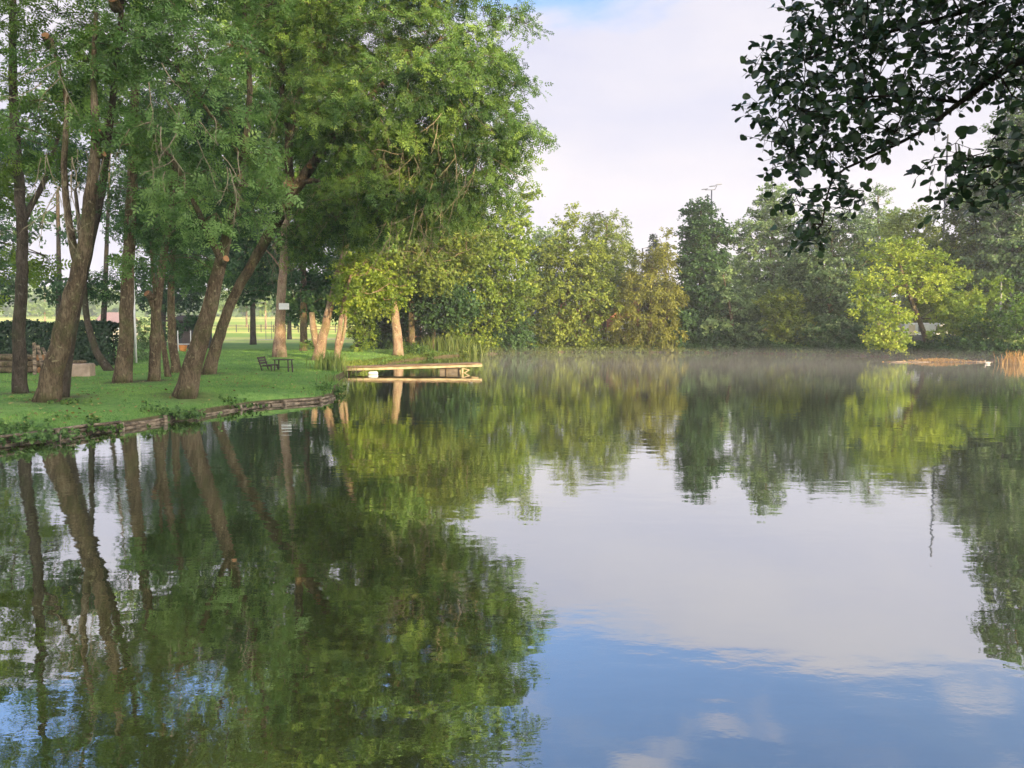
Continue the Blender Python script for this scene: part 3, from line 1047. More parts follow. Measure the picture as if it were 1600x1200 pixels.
# ------------------------------------------------------------------ jetty
def jetty():
    A0 = np.array([-9.35, 41.7, .25]); B0 = np.array([-1.80, 43.3, .40])
    d = B0 - A0
    L = np.linalg.norm(d[:2]); t = d / np.linalg.norm(d)
    s = np.array([t[1], -t[0], 0]); s /= np.linalg.norm(s)          # towards the viewer
    root = empty('wooden_jetty', (A0[0], A0[1], 0))
    tag(root, 'wooden jetty with yellow side beam reaching out over the pond', 'jetty')
    W2 = .62
    MB().bar(A0 + s * W2, B0 + s * W2, .07, .12).build('side_beam', M['wood_yellow'], root)
    MB().bar(A0 - s * W2, B0 - s * W2, .07, .19).build('side_beam', M['wood_yellow'], root)
    b = MB()
    n = 58
    rg = random.Random(3)
    for k in range(n):
        c = A0 + d * (k + .5) / n + np.array([0, 0, .118 + rg.uniform(-.004, .004)])
        e = .70 + rg.uniform(-.02, .03)
        b.bar(c - s * e, c + s * e, L / n * .86, .035)
    b.build('deck_boards', M['deck'], root)
    for f_ in (.86,):
        for sg in (1, -1):
            c = A0 + d * f_ + s * W2 * .9 * sg
            MB().box((c[0], c[1], -.37), (.10, .11, 1.3), .2).build('post', M['wood_yellow'], root)
    c = A0 + d * .86 + s * W2
    MB().bar(c + (0, 0, -.13) - t * 0, c + t * .38 + (0, 0, -.22), .05).bar(c + t * .38 + (0, 0, -.22), c + t * .04 + (0, 0, -.40), .05).build('brace', M['wood_yellow'], root)
    c0 = A0 + d * .70 + s * .2
    c1 = A0 + d * .845 + s * .2
    MB().bar((c0 + c1) / 2 * 0 + c0 + (0, 0, -.24), c1 + (0, 0, -.24), .03, .32).build('hanging_board', M['board_grey'], root)
    MB().box((A0[0] + .1, A0[1] + .1, .1), (.5, .9, .5), .5).build('foot_block', M['wood_dark'], root)
    c = A0 + d * .75 + s * .30
    MB().bar(c + (0, 0, -.10), c + (0, 0, -.45), .07, .07).build('post', M['bark'], root)


jetty()
# white float under the jetty
def float_():
    p = P(583, 585, 41.0)
    o = empty('float', (p[0], p[1], 0))
    tag(o, 'white plastic float on the water under the jetty', 'float')
    v, f = tube([(p[0] - .26, p[1], .06), (p[0] - .2, p[1], .07), (p[0] + .2, p[1], .07), (p[0] + .26, p[1], .06)], [.05, .10, .10, .05], 14)
    MB().add(v, f).build('drum', M['white'], o, True)
    v, f = tube([(p[0] + .25, p[1], .08), (p[0] + .34, p[1], .1)], [.02, .02], 8)
    MB().add(v, f).build('cap', M['rubber'], o)


float_()


# ------------------------------------------------------------------ revetment of stacked logs along the left bank
def revetment():
    rg = random.Random(11)
    path = [(-12.9, 12.0), (-12, 14), (-10.8, 16.2), (-9.6, 19.2), (-8.8, 22), (-8.1, 24.4), (-6.5, 25.9), (-6.3, 27.0)]
    pts = np.array(path)
    seg = np.linalg.norm(np.diff(pts, axis=0), axis=1)
    cum = np.concatenate([[0], np.cumsum(seg)])

    def at(s):
        s = min(max(s, 0), cum[-1] - 1e-6)
        k = int(np.searchsorted(cum, s, side='right') - 1)
        q = pts[k] + (pts[k + 1] - pts[k]) * (s - cum[k]) / seg[k]
        tt = (pts[k + 1] - pts[k]) / seg[k]
        return q, np.array([tt[1], -tt[0]])
    root = empty('log_edging', (-9.6, 19.2, 0))
    tag(root, 'edging of stacked weathered poles holding up the grass bank by the water', 'bank edging')
    for row in range(3):
        s = rg.uniform(-.5, 0.3)
        while s < cum[-1] - .5:
            L = rg.uniform(1.6, 3.2)
            if rg.random() < (.04, .16, .5)[row] or (row == 2 and s > 9.5):
                s += L
                continue
            P3, R3 = [], []
            r0 = rg.uniform(.038, .056) * (1 - .04 * row)
            zz = .01 + row * .088 + rg.uniform(-.01, .01)
            sag = rg.uniform(-.02, .02)
            for k in range(6):
                q, nn = at(s + L * k / 5)
                off = -.02 + .012 * row + rg.uniform(-.012, .012)
                P3.append((q[0] + nn[0] * (.03 - off), q[1] + nn[1] * (.03 - off), zz + sag * math.sin(k / 5 * math.pi) + rg.uniform(-.006, .006)))
                R3.append(r0 * (1 - .05 * k) * rg.uniform(.94, 1.06))
            v, f = tube(P3, R3, 8, .06, rg.randrange(999))
            MB().add(v, f).build('pole', M['wood_old'], root, True)
            s += L + rg.uniform(-.05, .06)
    s = .6
    while s < cum[-1]:
        q, nn = at(s)
        x, y = q + nn * .12
        h = .20 + rg.uniform(-.05, .06) - (.05 if s > 9.5 else 0)
        v, f = tube([(x, y, -.5), (x + rg.uniform(-.02, .02), y, 0), (x + rg.uniform(-.04, .04), y + rg.uniform(-.02, .02), h)], [.06, .058, .05], 9, .08, rg.randrange(999))
        MB().add(v, f).build('stake', M['wood_old'], root, True)
        s += rg.uniform(1.2, 2.1)


revetment()


# ------------------------------------------------------------------ garden things on the left bank
def bench():
    p = P(416, 577, 37)
    z0 = gz(p[0], p[1])
    root = empty('garden_bench', (p[0], p[1], z0))
    tag(root, 'low dark garden bench with backrest on the lawn beside the small table', 'bench')
    x, y = p[0], p[1]
    s = MB()
    for k in range(4):
        s.box((x + .06 + k * .1, y, z0 + .26 + .0 * k), (.09, 1.15, .03))
    s.build('seat', M['wood_dark'], root)
    b = MB()
    for k in range(3):
        b.box((x - .14 - k * .045, y, z0 + .36 + k * .12), (.03, 1.15, .095))
    b.build('backrest', M['wood_dark'], root)
    for yy in (-.48, .48):
        MB().bar((x - .24, y + yy, z0 + .66), (x - .04, y + yy, z0 - .02), .05).build('leg', M['wood_dark'], root)
        MB().bar((x + .38, y + yy, z0 + .25), (x + .42, y + yy, z0 - .02), .05).build('leg', M['wood_dark'], root)
        MB().bar((x - .08, y + yy, z0 + .225), (x + .44, y + yy, z0 + .225), .05, .04).build('seat_rail', M['wood_dark'], root)


def table():
    p = P(443, 577, 37)
    z0 = gz(p[0], p[1])
    x, y = p[0], p[1]
    root = empty('garden_table', (x, y, z0))
    tag(root, 'small dark slatted garden table beside the bench on the lawn', 'table')
    t = MB()
    for k in range(6):
        t.box((x, y - .35 + k * .14, z0 + .56), (.82, .125, .03))
    t.build('table_top', M['wood_dark'], root)
    for a_ in (-.33, .33):
        for b_ in (-.33, .33):
            MB().bar((x + a_, y + b_, z0 - .02), (x + a_ * .95, y + b_ * .95, z0 + .545), .045).build('leg', M['wood_dark'], root)
    MB().bar((x - .33, y, z0 + .2), (x + .33, y, z0 + .2), .03).bar((x - .33, y - .33, z0 + .2), (x - .33, y + .33, z0 + .2), .03).bar((x + .33, y - .33, z0 + .2), (x + .33, y + .33, z0 + .2), .03).build('stretcher', M['wood_dark'], root)
    st = P(457, 578, 36.5)
    zz = gz(st[0], st[1])
    o = MB().bar((st[0], st[1], zz - .1), (st[0] + .01, st[1], zz + .38), .05).build('stake', M['wood_dark'])
    tag(o, 'short dark stake standing in the lawn just past the small table', 'stake')


bench()
table()


def sign_on_tree():
    p = P(442, 478.5, 49.3)
    p[1] = 49.53
    root = empty('notice_board', p)
    tag(root, 'blank white notice plate nailed to the straight pale trunk', 'sign')
    MB().box(p, (.66, .03, .40), 0, bev=.006).build('plate', M['white'], root)
    for a_ in (-.27, .27):
        MB().box((p[0] + a_, p[1] - .02, p[2]), (.025, .012, .025)).build('nail', M['steel'], root)


sign_on_tree()


def wood_pile():
    rg = random.Random(5)
    for k in range(12):
        row, i_ = (0, k) if k < 5 else ((1, k - 5) if k < 9 else (2, k - 9))
        p = P(-10 + 0 * i_, 585, 33.5)
        x0 = -22.6 + rg.uniform(-.2, .2)
        y = 33.2 + i_ * .30 + row * .15 + rg.uniform(-.02, .02)
        z = gz(-21.5, y) + .14 + row * .26
        L = 1.9 + rg.uniform(-.3, .3)
        o = empty('log', (x0, y, z))
        lab = ['%s log %s' % (a_, b_) for a_, b_ in (
            ('rough', 'on the grass at the front of the stack by the hedge'), ('rough', 'second in the bottom row of the stack by the hedge'), ('rough', 'midmost in the bottom row of the stack by the hedge'),
            ('rough', 'fourth in the bottom row of the stack by the hedge'), ('rough', 'at the back of the bottom row against the hedge'), ('dark', 'at the front of the middle row of the stack'),
            ('dark', 'second in the middle row of the stack'), ('dark', 'third in the middle row of the stack'), ('dark', 'at the back of the middle row of the stack'),
            ('brown', 'at the front of the top row of the stack'), ('brown', 'between two others in the top row of the stack'), ('brown', 'at the back of the top row of the stack'))][k]
        tag(o, lab, 'log', 'logs stacked by the dark hedge')
        v, f = tube([(x0, y, z), (x0 + L * .5, y + rg.uniform(-.02, .02), z + .01), (x0 + L, y, z)], [.14, .135, .125], 10, .05, k)
        MB().add(v, f[:-2]).build('bark', M['bark'], o, True)
        e = MB()
        for xx in (x0 + .001, x0 + L - .001):
            v2, f2 = tube([(xx - .002, y, z), (xx + .002, y, z)], [.132, .13], 10)
            e.add(v2, f2)
        e.build('cut_end', M['cut'], o)


wood_pile()


def stone_block():
    p = P(121, 586, 31)
    z0 = gz(p[0], p[1])
    root = empty('stone_block', (p[0], p[1], z0))
    tag(root, 'tan stone block lying on the grass before the dark hedge', 'stone block')
    MB().box((p[0], p[1] + .3, z0 + .26), (.86, .6, .56), .12, bev=.05).build('block', M['stone'], root)
    MB().box((p[0] - .15, p[1] + .4, z0 + .60), (.5, .35, .13), -.2, bev=.04).build('cap_stone', M['bark'], root)


stone_block()


def planks():
    rg = random.Random(9)
    for k, (px, lean) in enumerate(((54, .35), (60, .5), (67, .62))):
        p = P(px, 575, 32.5)
        z0 = gz(p[0], p[1])
        o = MB().bar((p[0] + .25 * k, p[1], z0), (p[0] - lean * .8 + .1 * k, p[1] + .5, z0 + 1.35 - .1 * k), .13, .03).build('plank', M['wood_old'])
        tag(o, ['grey plank propped up closest to the leftmost trunk', 'grey plank in the middle of the three propped up behind the leaning trunk', 'most slanted of the three grey planks behind the leaning trunk'][k], 'plank', 'planks propped up by the hedge')


planks()


def hedge():
    a_, b_ = P(-60, 560, 39), P(180, 560, 39)
    rg = np.random.default_rng(21)
    z0 = gz(-20, 39)
    L = b_[0] - a_[0]
    root = empty('hedge', ((a_[0] + b_[0]) / 2, 39, z0))
    tag(root, 'dark clipped hedge behind the leftmost trunks', 'hedge')
    n = 15000
    u = rg.uniform(0, 1, (n, 3))
    face = rg.integers(0, 3, n)
    y = np.where(face == 0, 38.6 + rg.normal(0, .06, n), 38.6 + u[:, 1] * 1.1)
    z = np.where(face == 1, z0 + 2.05 + rg.normal(0, .07, n), z0 + u[:, 2] * 2.1)
    x = a_[0] + u[:, 0] * L
    z = z + .08 * np.sin(x * 1.7) * (z > z0 + 1.6)
    c = np.stack([x, y, z], -1)
    nn = rg.normal(size=(n, 3)) * .5 + np.where((face == 1)[:, None], np.array([0, 0, 1.0]), np.array([0, -1.0, .3]))
    v, f, t = scatter(T_QUAD, c, nn, rg.normal(size=(n, 3)), rg.uniform(.10, .2, n), np.clip(rg.normal(.45, .25, n), 0, 1), rg)
    mesh('foliage', v, f, M['leaf_yew'], root, tint=t)
    st = MB()
    for k in range(18):
        x = a_[0] + (k + .5) * L / 18
        st.tube([(x, 39.15, z0 - .1), (x + .1, 39.15, z0 + 1.0), (x, 39.2, z0 + 1.8)], [.05, .04, .02], 5)
    st.build('stems', M['bark_dark'], root)


hedge()


def shed():
    p = P(287, 520, 70)
    z0 = gz(p[0], p[1])
    x, y = p[0], p[1]
    root = empty('shed', (x, y, z0))
    tag(root, 'dark garden shed half hidden behind the leaning brown trunk', 'shed')
    b = MB()
    b.box((x, y + 1.5, z0 + 1.25), (2.8, 3, 2.5))
    b.build('wall', M['wall_dark'], root)
    MB().add([(x - 1.65, y - .3, z0 + 2.45), (x + 1.65, y - .3, z0 + 2.45), (x + 1.65, y + 3.3, z0 + 2.95), (x - 1.65, y + 3.3, z0 + 2.95), (x - 1.65, y - .3, z0 + 2.58), (x + 1.65, y - .3, z0 + 2.58), (x + 1.65, y + 3.3, z0 + 3.08), (x - 1.65, y + 3.3, z0 + 3.08)],
             [(0, 3, 2, 1), (4, 5, 6, 7), (0, 1, 5, 4), (1, 2, 6, 5), (2, 3, 7, 6), (3, 0, 4, 7)]).build('roof', M['wood_dark'], root)
    MB().box((x + .3, y - .03, z0 + 1.0), (.9, .05, 2.0)).build('door', M['wood_dark'], root)
    # white tube frame in front
    q = P(288, 527, 60)
    zq = gz(q[0], q[1])
    r2 = empty('tube_frame', (q[0], q[1], zq))
    tag(r2, 'thin white tube frame standing before the dark shed', 'frame')
    for dx in (-.5, .5):
        MB().tube([(q[0] + dx, q[1], zq - .1), (q[0] + dx, q[1], zq + 1.6)], [.035, .035], 8).build('upright', M['white'], r2)
    MB().tube([(q[0] - .5, q[1], zq + .55), (q[0] + .5, q[1], zq + .55)], [.03, .03], 8).build('rail', M['white'], r2)
    r3 = empty('flower_tub', (q[0], q[1] - .3, zq))
    tag(r3, 'round orange tub on the grass under the white tube frame', 'tub')
    v, f = tube([(q[0], q[1] - .3, zq), (q[0], q[1] - .3, zq + .22), (q[0], q[1] - .3, zq + .42), (q[0], q[1] - .3, zq + .48)], [.20, .27, .31, .33], 16)
    MB().add(v, f).build('pot', M['orange'], r3, True)
    v, f = tube([(q[0], q[1] - .3, zq + .485), (q[0], q[1] - .3, zq + .5)], [.29, .28], 14)
    MB().add(v, f).build('soil', M['wood_dark'], r3)


shed()


def white_pole():
    p = P(213, 580, 42)
    z0 = gz(p[0], p[1])
    root = empty('white_pole', (p[0], p[1], z0))
    tag(root, 'white painted pole standing beside the straight dark trunk', 'pole')
    MB().tube([(p[0], p[1], z0 - .1), (p[0], p[1], z0 + 2.4), (p[0], p[1], z0 + 4.9)], [.07, .065, .06], 10).build('shaft', M['white'], root, True)
    v, f = tube([(p[0], p[1], z0 + 4.9), (p[0], p[1], z0 + 4.97), (p[0], p[1], z0 + 5.0)], [.08, .08, .02], 10)
    MB().add(v, f).build('cap', M['steel'], root)


white_pole()


def field_fence():
    a_, b_ = P(330, 496, 175), P(640, 496, 175)
    root = empty('field_fence', ((a_[0] + b_[0]) / 2, 175, gz(-40, 175)))
    tag(root, 'dark rail fence running across the far sunlit field', 'fence')
    n = 17
    pts = [np.array([a_[0] + (b_[0] - a_[0]) * k / (n - 1), 175, 0]) for k in range(n)]
    for k, q in enumerate(pts):
        z = gz(q[0], 175)
        q[2] = z
        MB().box((q[0], 175, z + .8), (.16, .16, 1.8)).build('post', M['wood_dark'], root)
    for k in range(n - 1):
        r = MB()
        for h in (.7, 1.4):
            r.bar(pts[k] + (0, -.12, h), pts[k + 1] + (0, -.12, h), .06, .12)
        r.build('rail', M['wood_dark'], root)


field_fence()


def goal():
    p = P(418, 525, 120)
    z = gz(p[0], p[1])
    for k, dx in enumerate((-.25, .35)):
        o = MB().tube([(p[0] + dx, p[1] + k, z - .2), (p[0] + dx, p[1] + k, z + 3.2 - .3 * k)], [.05, .04], 8).build('thin_post', M['steel'])
        tag(o, ['taller of two thin posts by the straight pale trunk at the lawn edge', 'shorter of two thin posts by the straight pale trunk at the lawn edge'][k], 'post', 'thin posts at the edge of the field')


goal()
# pale gravel lane along the far edge of the lawn
lv = []
for k in range(60):
    x = -130 + k * 2.2
    y = 118 + 2 * math.sin(k * .1)
    for q in (y, y + 4.5):
        lv.append((x, q, gz(x, q) + .05))
M['lane'] = solid('pale_gravel', [(0.3, (0.42, 0.38, 0.30)), (0.7, (0.58, 0.53, 0.42))], scale=1.5, rough=.95)
o = mesh('lane', lv, [(2 * k, 2 * k + 2, 2 * k + 3, 2 * k + 1) for k in range(59)], M['lane'])
tag(o, kind='structure')

# ------------------------------------------------------------------ duck, drift mat, reeds
def duck():
    p = P(1543, 570, 53)
    x, y = p[0], p[1]
    root = empty('duck', (x, y, 0))
    tag(root, 'small white duck swimming between the drift mat and the dry reeds', 'duck')
    b, r = [], []
    for (dx, z, rr) in ((.30, .13, .012), (.24, .12, .05), (.14, .085, .10), (0, .07, .125), (-.12, .08, .11), (-.18, .13, .07), (-.20, .19, .042), (-.205, .25, .038), (-.215, .29, .052), (-.235, .315, .05), (-.27, .31, .02)):
        b.append((x + dx * .75, y, z * .72)); r.append(rr * .75)
    q, rr = smooth_path(b, r, .02)
    v, f = tube(q, rr, 14)
    MB().add(v, f).build('body', M['duck'], root, True)
    MB().box((x - .233, y, .218), (.06, .026, .014), 0, bev=.004).build('beak', M['beak'], root)


duck()


def drift():
    rg = random.Random(2)
    p = P(1465, 563, 56)
    root = empty('drift_mat', (p[0], p[1], 0))
    tag(root, 'raft of driftwood and orange plants floating before the far bank', 'driftwood')
    for k in range(14):
        x = p[0] + rg.uniform(-3.3, 3.0)
        y = p[1] + rg.uniform(-.5, .5)
        L = rg.uniform(.8, 2.8)
        a_ = rg.uniform(-.12, .12)
        v, f = tube([(x - L / 2, y - a_ * L, .02), (x, y, .04), (x + L / 2, y + a_ * L, .015)], [.02, .045, .015], 6, .1, k)
        MB().add(v, f).build('branch', M['mat_wood'], root, True)
    rn = np.random.default_rng(4)
    n = 900
    x = rn.normal(p[0] + .1, 1.25, n); y = rn.normal(p[1], .3, n)
    c = np.stack([x, y, rn.uniform(0, .22, n) * np.exp(-((x - p[0]) / 2.2) ** 2)], -1)
    v, f, t = scatter(T_QUAD, c, rn.normal(size=(n, 3)), rn.normal(size=(n, 3)) + (0, 0, 1), rn.uniform(.06, .16, n), rn.uniform(0, 1, n), rn)
    mesh('plants', v, f, M['reed_dry'], root, tint=t)


drift()


def reeds(name, label, cx_, cy_, n, h, sx, sy, mat, seed, wid=.02, lean=.25, zb=None, cat='reeds', group=None):
    rg = np.random.default_rng(seed)
    x = rg.normal(cx_, sx, n); y = rg.normal(cy_, sy, n)
    z = np.maximum(ground_z(x, y), -.15) - .03
    H = h * rg.uniform(.55, 1.1, n)
    d = rg.normal(size=(n, 2)) * lean
    V, Fq = [], []
    a_ = rg.uniform(0, 3.14, n)
    wx, wy = np.cos(a_) * wid, np.sin(a_) * wid
    rows = []
    for s, wf in ((0, 1), (.4, .9), (.75, .6), (1.0, .08)):
        px_ = x + d[:, 0] * H * s * s; py_ = y + d[:, 1] * H * s * s; pz = z + H * s * (1 - .12 * s * np.hypot(d[:, 0], d[:, 1]) * 3)
        rows.append(np.stack([px_ - wx * wf, py_ - wy * wf, pz], -1)); rows.append(np.stack([px_ + wx * wf, py_ + wy * wf, pz], -1))
    v = np.stack(rows, 1)
    f = np.array([(0, 1, 3, 2), (2, 3, 5, 4), (4, 5, 7, 6)])
    f = f[None] + (np.arange(n) * 8)[:, None, None]
    t = np.repeat(np.clip(rg.normal(.5, .25, n), 0, 1), 8)
    o = mesh(name, v.reshape(-1, 3), f.reshape(-1, 4), mat, tint=t)
    tag(o, label, cat, group)
    return o


reeds('reed_clump', 'green reeds at the corner of the lawn by the foot of the jetty', -9.4, 40.4, 260, 1.25, .5, .6, M['reed'], 1, .02)
reeds('reed_clump', 'short reeds on the lawn corner in front of the jetty', -7.6, 33.0, 120, .5, .3, .9, M['reed'], 2, .014)
p_ = P(1586, 568, 53)
reeds('reed_clump', 'dry golden reeds standing in the water near the duck', p_[0], p_[1], 170, 1.2, .45, .35, M['reed_dry'], 3, .03)
p_ = P(705, 556, 69)
reeds('reed_clump', 'tall dark green reeds on the bank behind the end of the jetty', p_[0] - .2, p_[1] + 1, 420, 1.7, 1.3, .6, M['reed'], 4, .03)
p_ = P(1575, 545, 60)
reeds('reed_clump', 'fresh green reeds on the bank behind the dry golden ones', p_[0] + 1, p_[1] + 1, 200, 1.5, .9, .5, M['reed'], 5, .03)

# ------------------------------------------------------------------ grass and bank weeds
def grass_field():
    rg = np.random.default_rng(31)
    n = 190000
    D = 14 * (66 / 14) ** rg.uniform(0, 1, n)
    px = rg.uniform(-40, 700, n)
    x = (px - 800) / F * D * 1.003
    y = D
    r = np.hypot(x - CX, y - CY)
    off = r - shore_r(np.arctan2(y - CY, x - CX))
    k = (off > .10)
    for fx, fy in FEET:
        k &= ((x - fx) ** 2 + (y - fy) ** 2) > rg.uniform(.1, .9, n)
    x, y, off, D = x[k], y[k], off[k], D[k]
    n = len(x)
    patch = np.sin(x * 1.9 + 1) * np.sin(y * 1.3) + np.sin(x * .7) * np.sin(y * .9 + 2)
    edge = np.exp(-(off / .35) ** 2)
    H = (.035 + .012 * patch + .17 * edge * rg.uniform(0, 1, n)) * rg.uniform(.6, 1.5, n) * (1 + np.clip((D - 20) / 40, 0, .8))
    wd = .006 * D / 18
    a_ = rg.uniform(0, 6.28, n)
    z = ground_z(x, y) - .01
    lean = rg.normal(size=(n, 2)) * .4
    v = np.stack([np.stack([x - np.cos(a_) * wd, y - np.sin(a_) * wd, z], -1), np.stack([x + np.cos(a_) * wd, y + np.sin(a_) * wd, z], -1),
                  np.stack([x + lean[:, 0] * H, y + lean[:, 1] * H, z + np.maximum(H, .02)], -1)], 1)
    f = np.array([(0, 1, 2)])[None] + (np.arange(n) * 3)[:, None, None]
    fine = np.sin(x * 4.3 + 2 * np.sin(y * 1.7)) * np.sin(y * 3.1 + 1)
    t = np.repeat(np.clip(.42 + .16 * patch + .14 * fine + rg.normal(0, .22, n), 0, 1), 3)
    o = mesh('grass', v.reshape(-1, 3), f.reshape(-1, 3), M['grass'], tint=t)
    tag(o, kind='stuff')


grass_field()


def fallen_leaves():
    rg = np.random.default_rng(41)
    n = 2600
    D = 15 * (45 / 15) ** rg.uniform(0, 1, n)
    x = (rg.uniform(-40, 560, n) - 800) / F * D
    y = D
    off = np.hypot(x - CX, y - CY) - shore_r(np.arctan2(y - CY, x - CX))
    k = (off > .3) & (rg.uniform(size=n) < .35 + .65 * (np.sin(x * .8) * np.sin(y * .6) > 0))
    x, y = x[k], y[k]
    n = len(x)
    c = np.stack([x, y, ground_z(x, y) + .035], -1)
    v, f, t = scatter(T_ROUND, c, rg.normal(size=(n, 3)) * .3 + (0, 0, 1), rg.normal(size=(n, 3)), rg.uniform(.04, .085, n), rg.uniform(0, 1, n), rg)
    o = mesh('fallen_leaves', v, f, M['leaf_fallen'], tint=t)
    tag(o, kind='stuff')


fallen_leaves()


def bank_herbs():
    rg = np.random.default_rng(91)
    n = 26000
    px = rg.uniform(545, 1640, n)
    th_ = np.arctan2(1, (px - 800) / F)
    # walk out along the sight lines to the far shore, then scatter on its bank
    t0 = rg.uniform(0, 2 * math.pi, n)
    r = shore_r(t0) + rg.uniform(.02, 1.0, n) ** 1.5 * 1.3
    x = CX + np.cos(t0) * r; y = CY + np.sin(t0) * r
    k = (y > 42) & (x > -12) & (x < .68 * y + 2)
    x, y = x[k], y[k]
    n = len(x)
    z = np.maximum(ground_z(x, y), 0) - .02
    patch = .5 + .5 * np.sin(x * .9) * np.sin(x * .37 + y * .2)
    H = (.08 + .2 * patch) * rg.uniform(.4, 1.2, n)
    a_ = rg.uniform(0, 6.28, n)
    w_ = rg.uniform(.02, .06, n)
    ln = rg.normal(size=(n, 2)) * .45
    v = np.stack([np.stack([x - np.cos(a_) * w_, y - np.sin(a_) * w_, z], -1), np.stack([x + np.cos(a_) * w_, y + np.sin(a_) * w_, z], -1),
                  np.stack([x + ln[:, 0] * H + np.cos(a_) * w_, y + ln[:, 1] * H, z + H], -1), np.stack([x + ln[:, 0] * H - np.cos(a_) * w_ * .5, y + ln[:, 1] * H, z + H * .95], -1)], 1)
    f = np.array([(0, 1, 2, 3)])[None] + (np.arange(n) * 4)[:, None, None]
    t = np.repeat(np.clip(.2 + .5 * patch + rg.normal(0, .2, n), 0, 1), 4)
    o = mesh('bank_vegetation', v.reshape(-1, 3), f.reshape(-1, 4), M['leaf_olive'], tint=t)
    tag(o, kind='stuff')


bank_herbs()


def weeds(label, x, y, sx, sy, n, h, seed, mat=None, size=.07):
    rg = np.random.default_rng(seed)
    root = empty('weed_clump', (x, y, gz(x, y)))
    tag(root, label, 'weeds', 'weeds growing over the log edging')
    m = n // 9
    cx_ = rg.normal(x, sx, m); cy_ = rg.normal(y, sy, m)
    g_ = np.maximum(ground_z(cx_, cy_), .05)
    hh = h * rg.uniform(.3, 1.0, m)
    lean = rg.normal(size=(m, 2)) * .3
    s = rg.uniform(.2, 1, (m, 9))
    c = np.stack([cx_[:, None] + lean[:, :1] * hh[:, None] * s, cy_[:, None] + lean[:, 1:] * hh[:, None] * s, g_[:, None] + hh[:, None] * s], -1).reshape(-1, 3)
    nn = rg.normal(size=c.shape) * .6 + (0, -.2, .8)
    ax_ = rg.normal(size=c.shape) + (0, 0, -.2)
    v, f, t = scatter(T_ROUND, c, nn, ax_, rg.uniform(.6, 1.3, len(c)) * size, np.clip(rg.normal(.5, .22, len(c)), 0, 1), rg)
    mesh('leaves', v, f, mat or M['leaf_green'], root, tint=t)
    E0 = np.stack([cx_, cy_, g_ - .02], -1); E1 = np.stack([cx_ + lean[:, 0] * hh, cy_ + lean[:, 1] * hh, g_ + hh], -1)
    v, f = frustums(E0, E1, np.full(m, .005), np.full(m, .002), 3)
    mesh('stalks', v, f, M['reed'], root)


weeds('thick green weeds hanging over the edging below the leaning brown trunk', -8.95, 20.6, .55, .22, 800, .30, 1, M['leaf_teal'])
weeds('leafy weeds at the very edge of the bank, closest to the water in the corner', -10.5, 16.6, .5, .35, 900, .28, 2, M['leaf_teal'])
weeds('low weeds on the edging in front of the thick leaning trunk', -9.9, 18.2, .35, .25, 350, .20, 3, M['leaf_green'])
weeds('low leafy weeds creeping over the edging toward the lawn corner', -8.3, 23.6, .4, .3, 260, .16, 5, M['leaf_green'])
weeds('leafy weeds round the lawn corner where the log edging ends', -6.75, 28.6, .25, .9, 520, .28, 6, M['leaf_green'])
weeds('sprig of weeds at the foot of the thick leaning trunk', -11.9, 20.6, .25, .15, 140, .16, 4, M['leaf_green'], .06)


def stub(root, at, d, L, r, bark):
    """a sawn limb stub with its pale cut face"""
    a_ = P(*at)
    d = np.array(d, float); d /= np.linalg.norm(d)
    v, f = tube([a_ - d * L * .6, a_, a_ + d * L * .5, a_ + d * L], [r * 1.15, r * 1.05, r, r * .97], 12, .04, 3)
    o = mesh('limb_stub', v, f, bark, root, smooth=True)
    e = a_ + d * (L + .004)
    v, f = tube([e - d * .002, e + d * .006], [r * .95, r * .9], 12, .05, 5)
    mesh('sawn_face', v, f, M['cut'], o)


def bare_twigs(root, spots, seed, n=5, L=1.6):
    rg = np.random.default_rng(seed)
    b = MB()
    for px, py, D in spots:
        c = P(px, py, D)
        for _ in range(n):
            d = np.array([rg.normal(0, .45), rg.normal(0, .3) - .15, -1.0 + rg.normal(0, .25)])
            p0 = c + rg.normal(size=3) * .35
            pts = [p0]
            l_ = L * rg.uniform(.5, 1.2)
            for q in range(5):
                d = d + rg.normal(size=3) * .18
                pts.append(pts[-1] + nrm(d) * l_ / 5)
            b.tube(pts, np.linspace(.016, .005, 6), 4)
            for q in (2, 3, 4):
                e = nrm(d + rg.normal(size=3) * .8)
                b.tube([pts[q], pts[q] + e * l_ * .14, pts[q] + e * l_ * .3 + (0, 0, -.06)], [.009, .006, .003], 3)
    b.build('bare_twigs', M['twig'], root)


# ------------------------------------------------------------------ the grove on the left bank
NEAR = dict(tmpl=T_PIN, lsize=.33, cr=.66, spacing=1.38, per=62, twigs=7, tip=.010, show_twigs=True, droop=.32, flat=.5, step=.35, sides=14)
G1 = 'trees of the grove on the left bank'
tree('tree', 'dark upright tree at the very edge of the lawn, first trunk in the grove', 'tree',
     [[(32, 612, 24, .25), (30, 540, 24, .22), (34, 440, 24, .21), (34, 350, 24.2, .19), (26, 240, 24.5, .17), (20, 100, 24.5, .14), (22, -120, 25, .08)],
      [(34, 350, 24.2, .12), (70, 280, 25, .09), (95, 200, 26, .06)]],
     [(-30, 170, 24, 62, 90), (10, 60, 23.5, 70, 50), (70, 150, 25, 50, 40), (40, -40, 24, 100, 60), (110, 45, 26, 60, 36), (10, 280, 25, 46, 50, 1.2), (60, 400, 26, 40, 22, 1.0, .6), (-50, 400, 26, 60, 60), (60, -160, 25, 120, 60)],
     M['leaf_yellow'], M['bark_dark'], 101, group=G1, tint=.1, **NEAR)
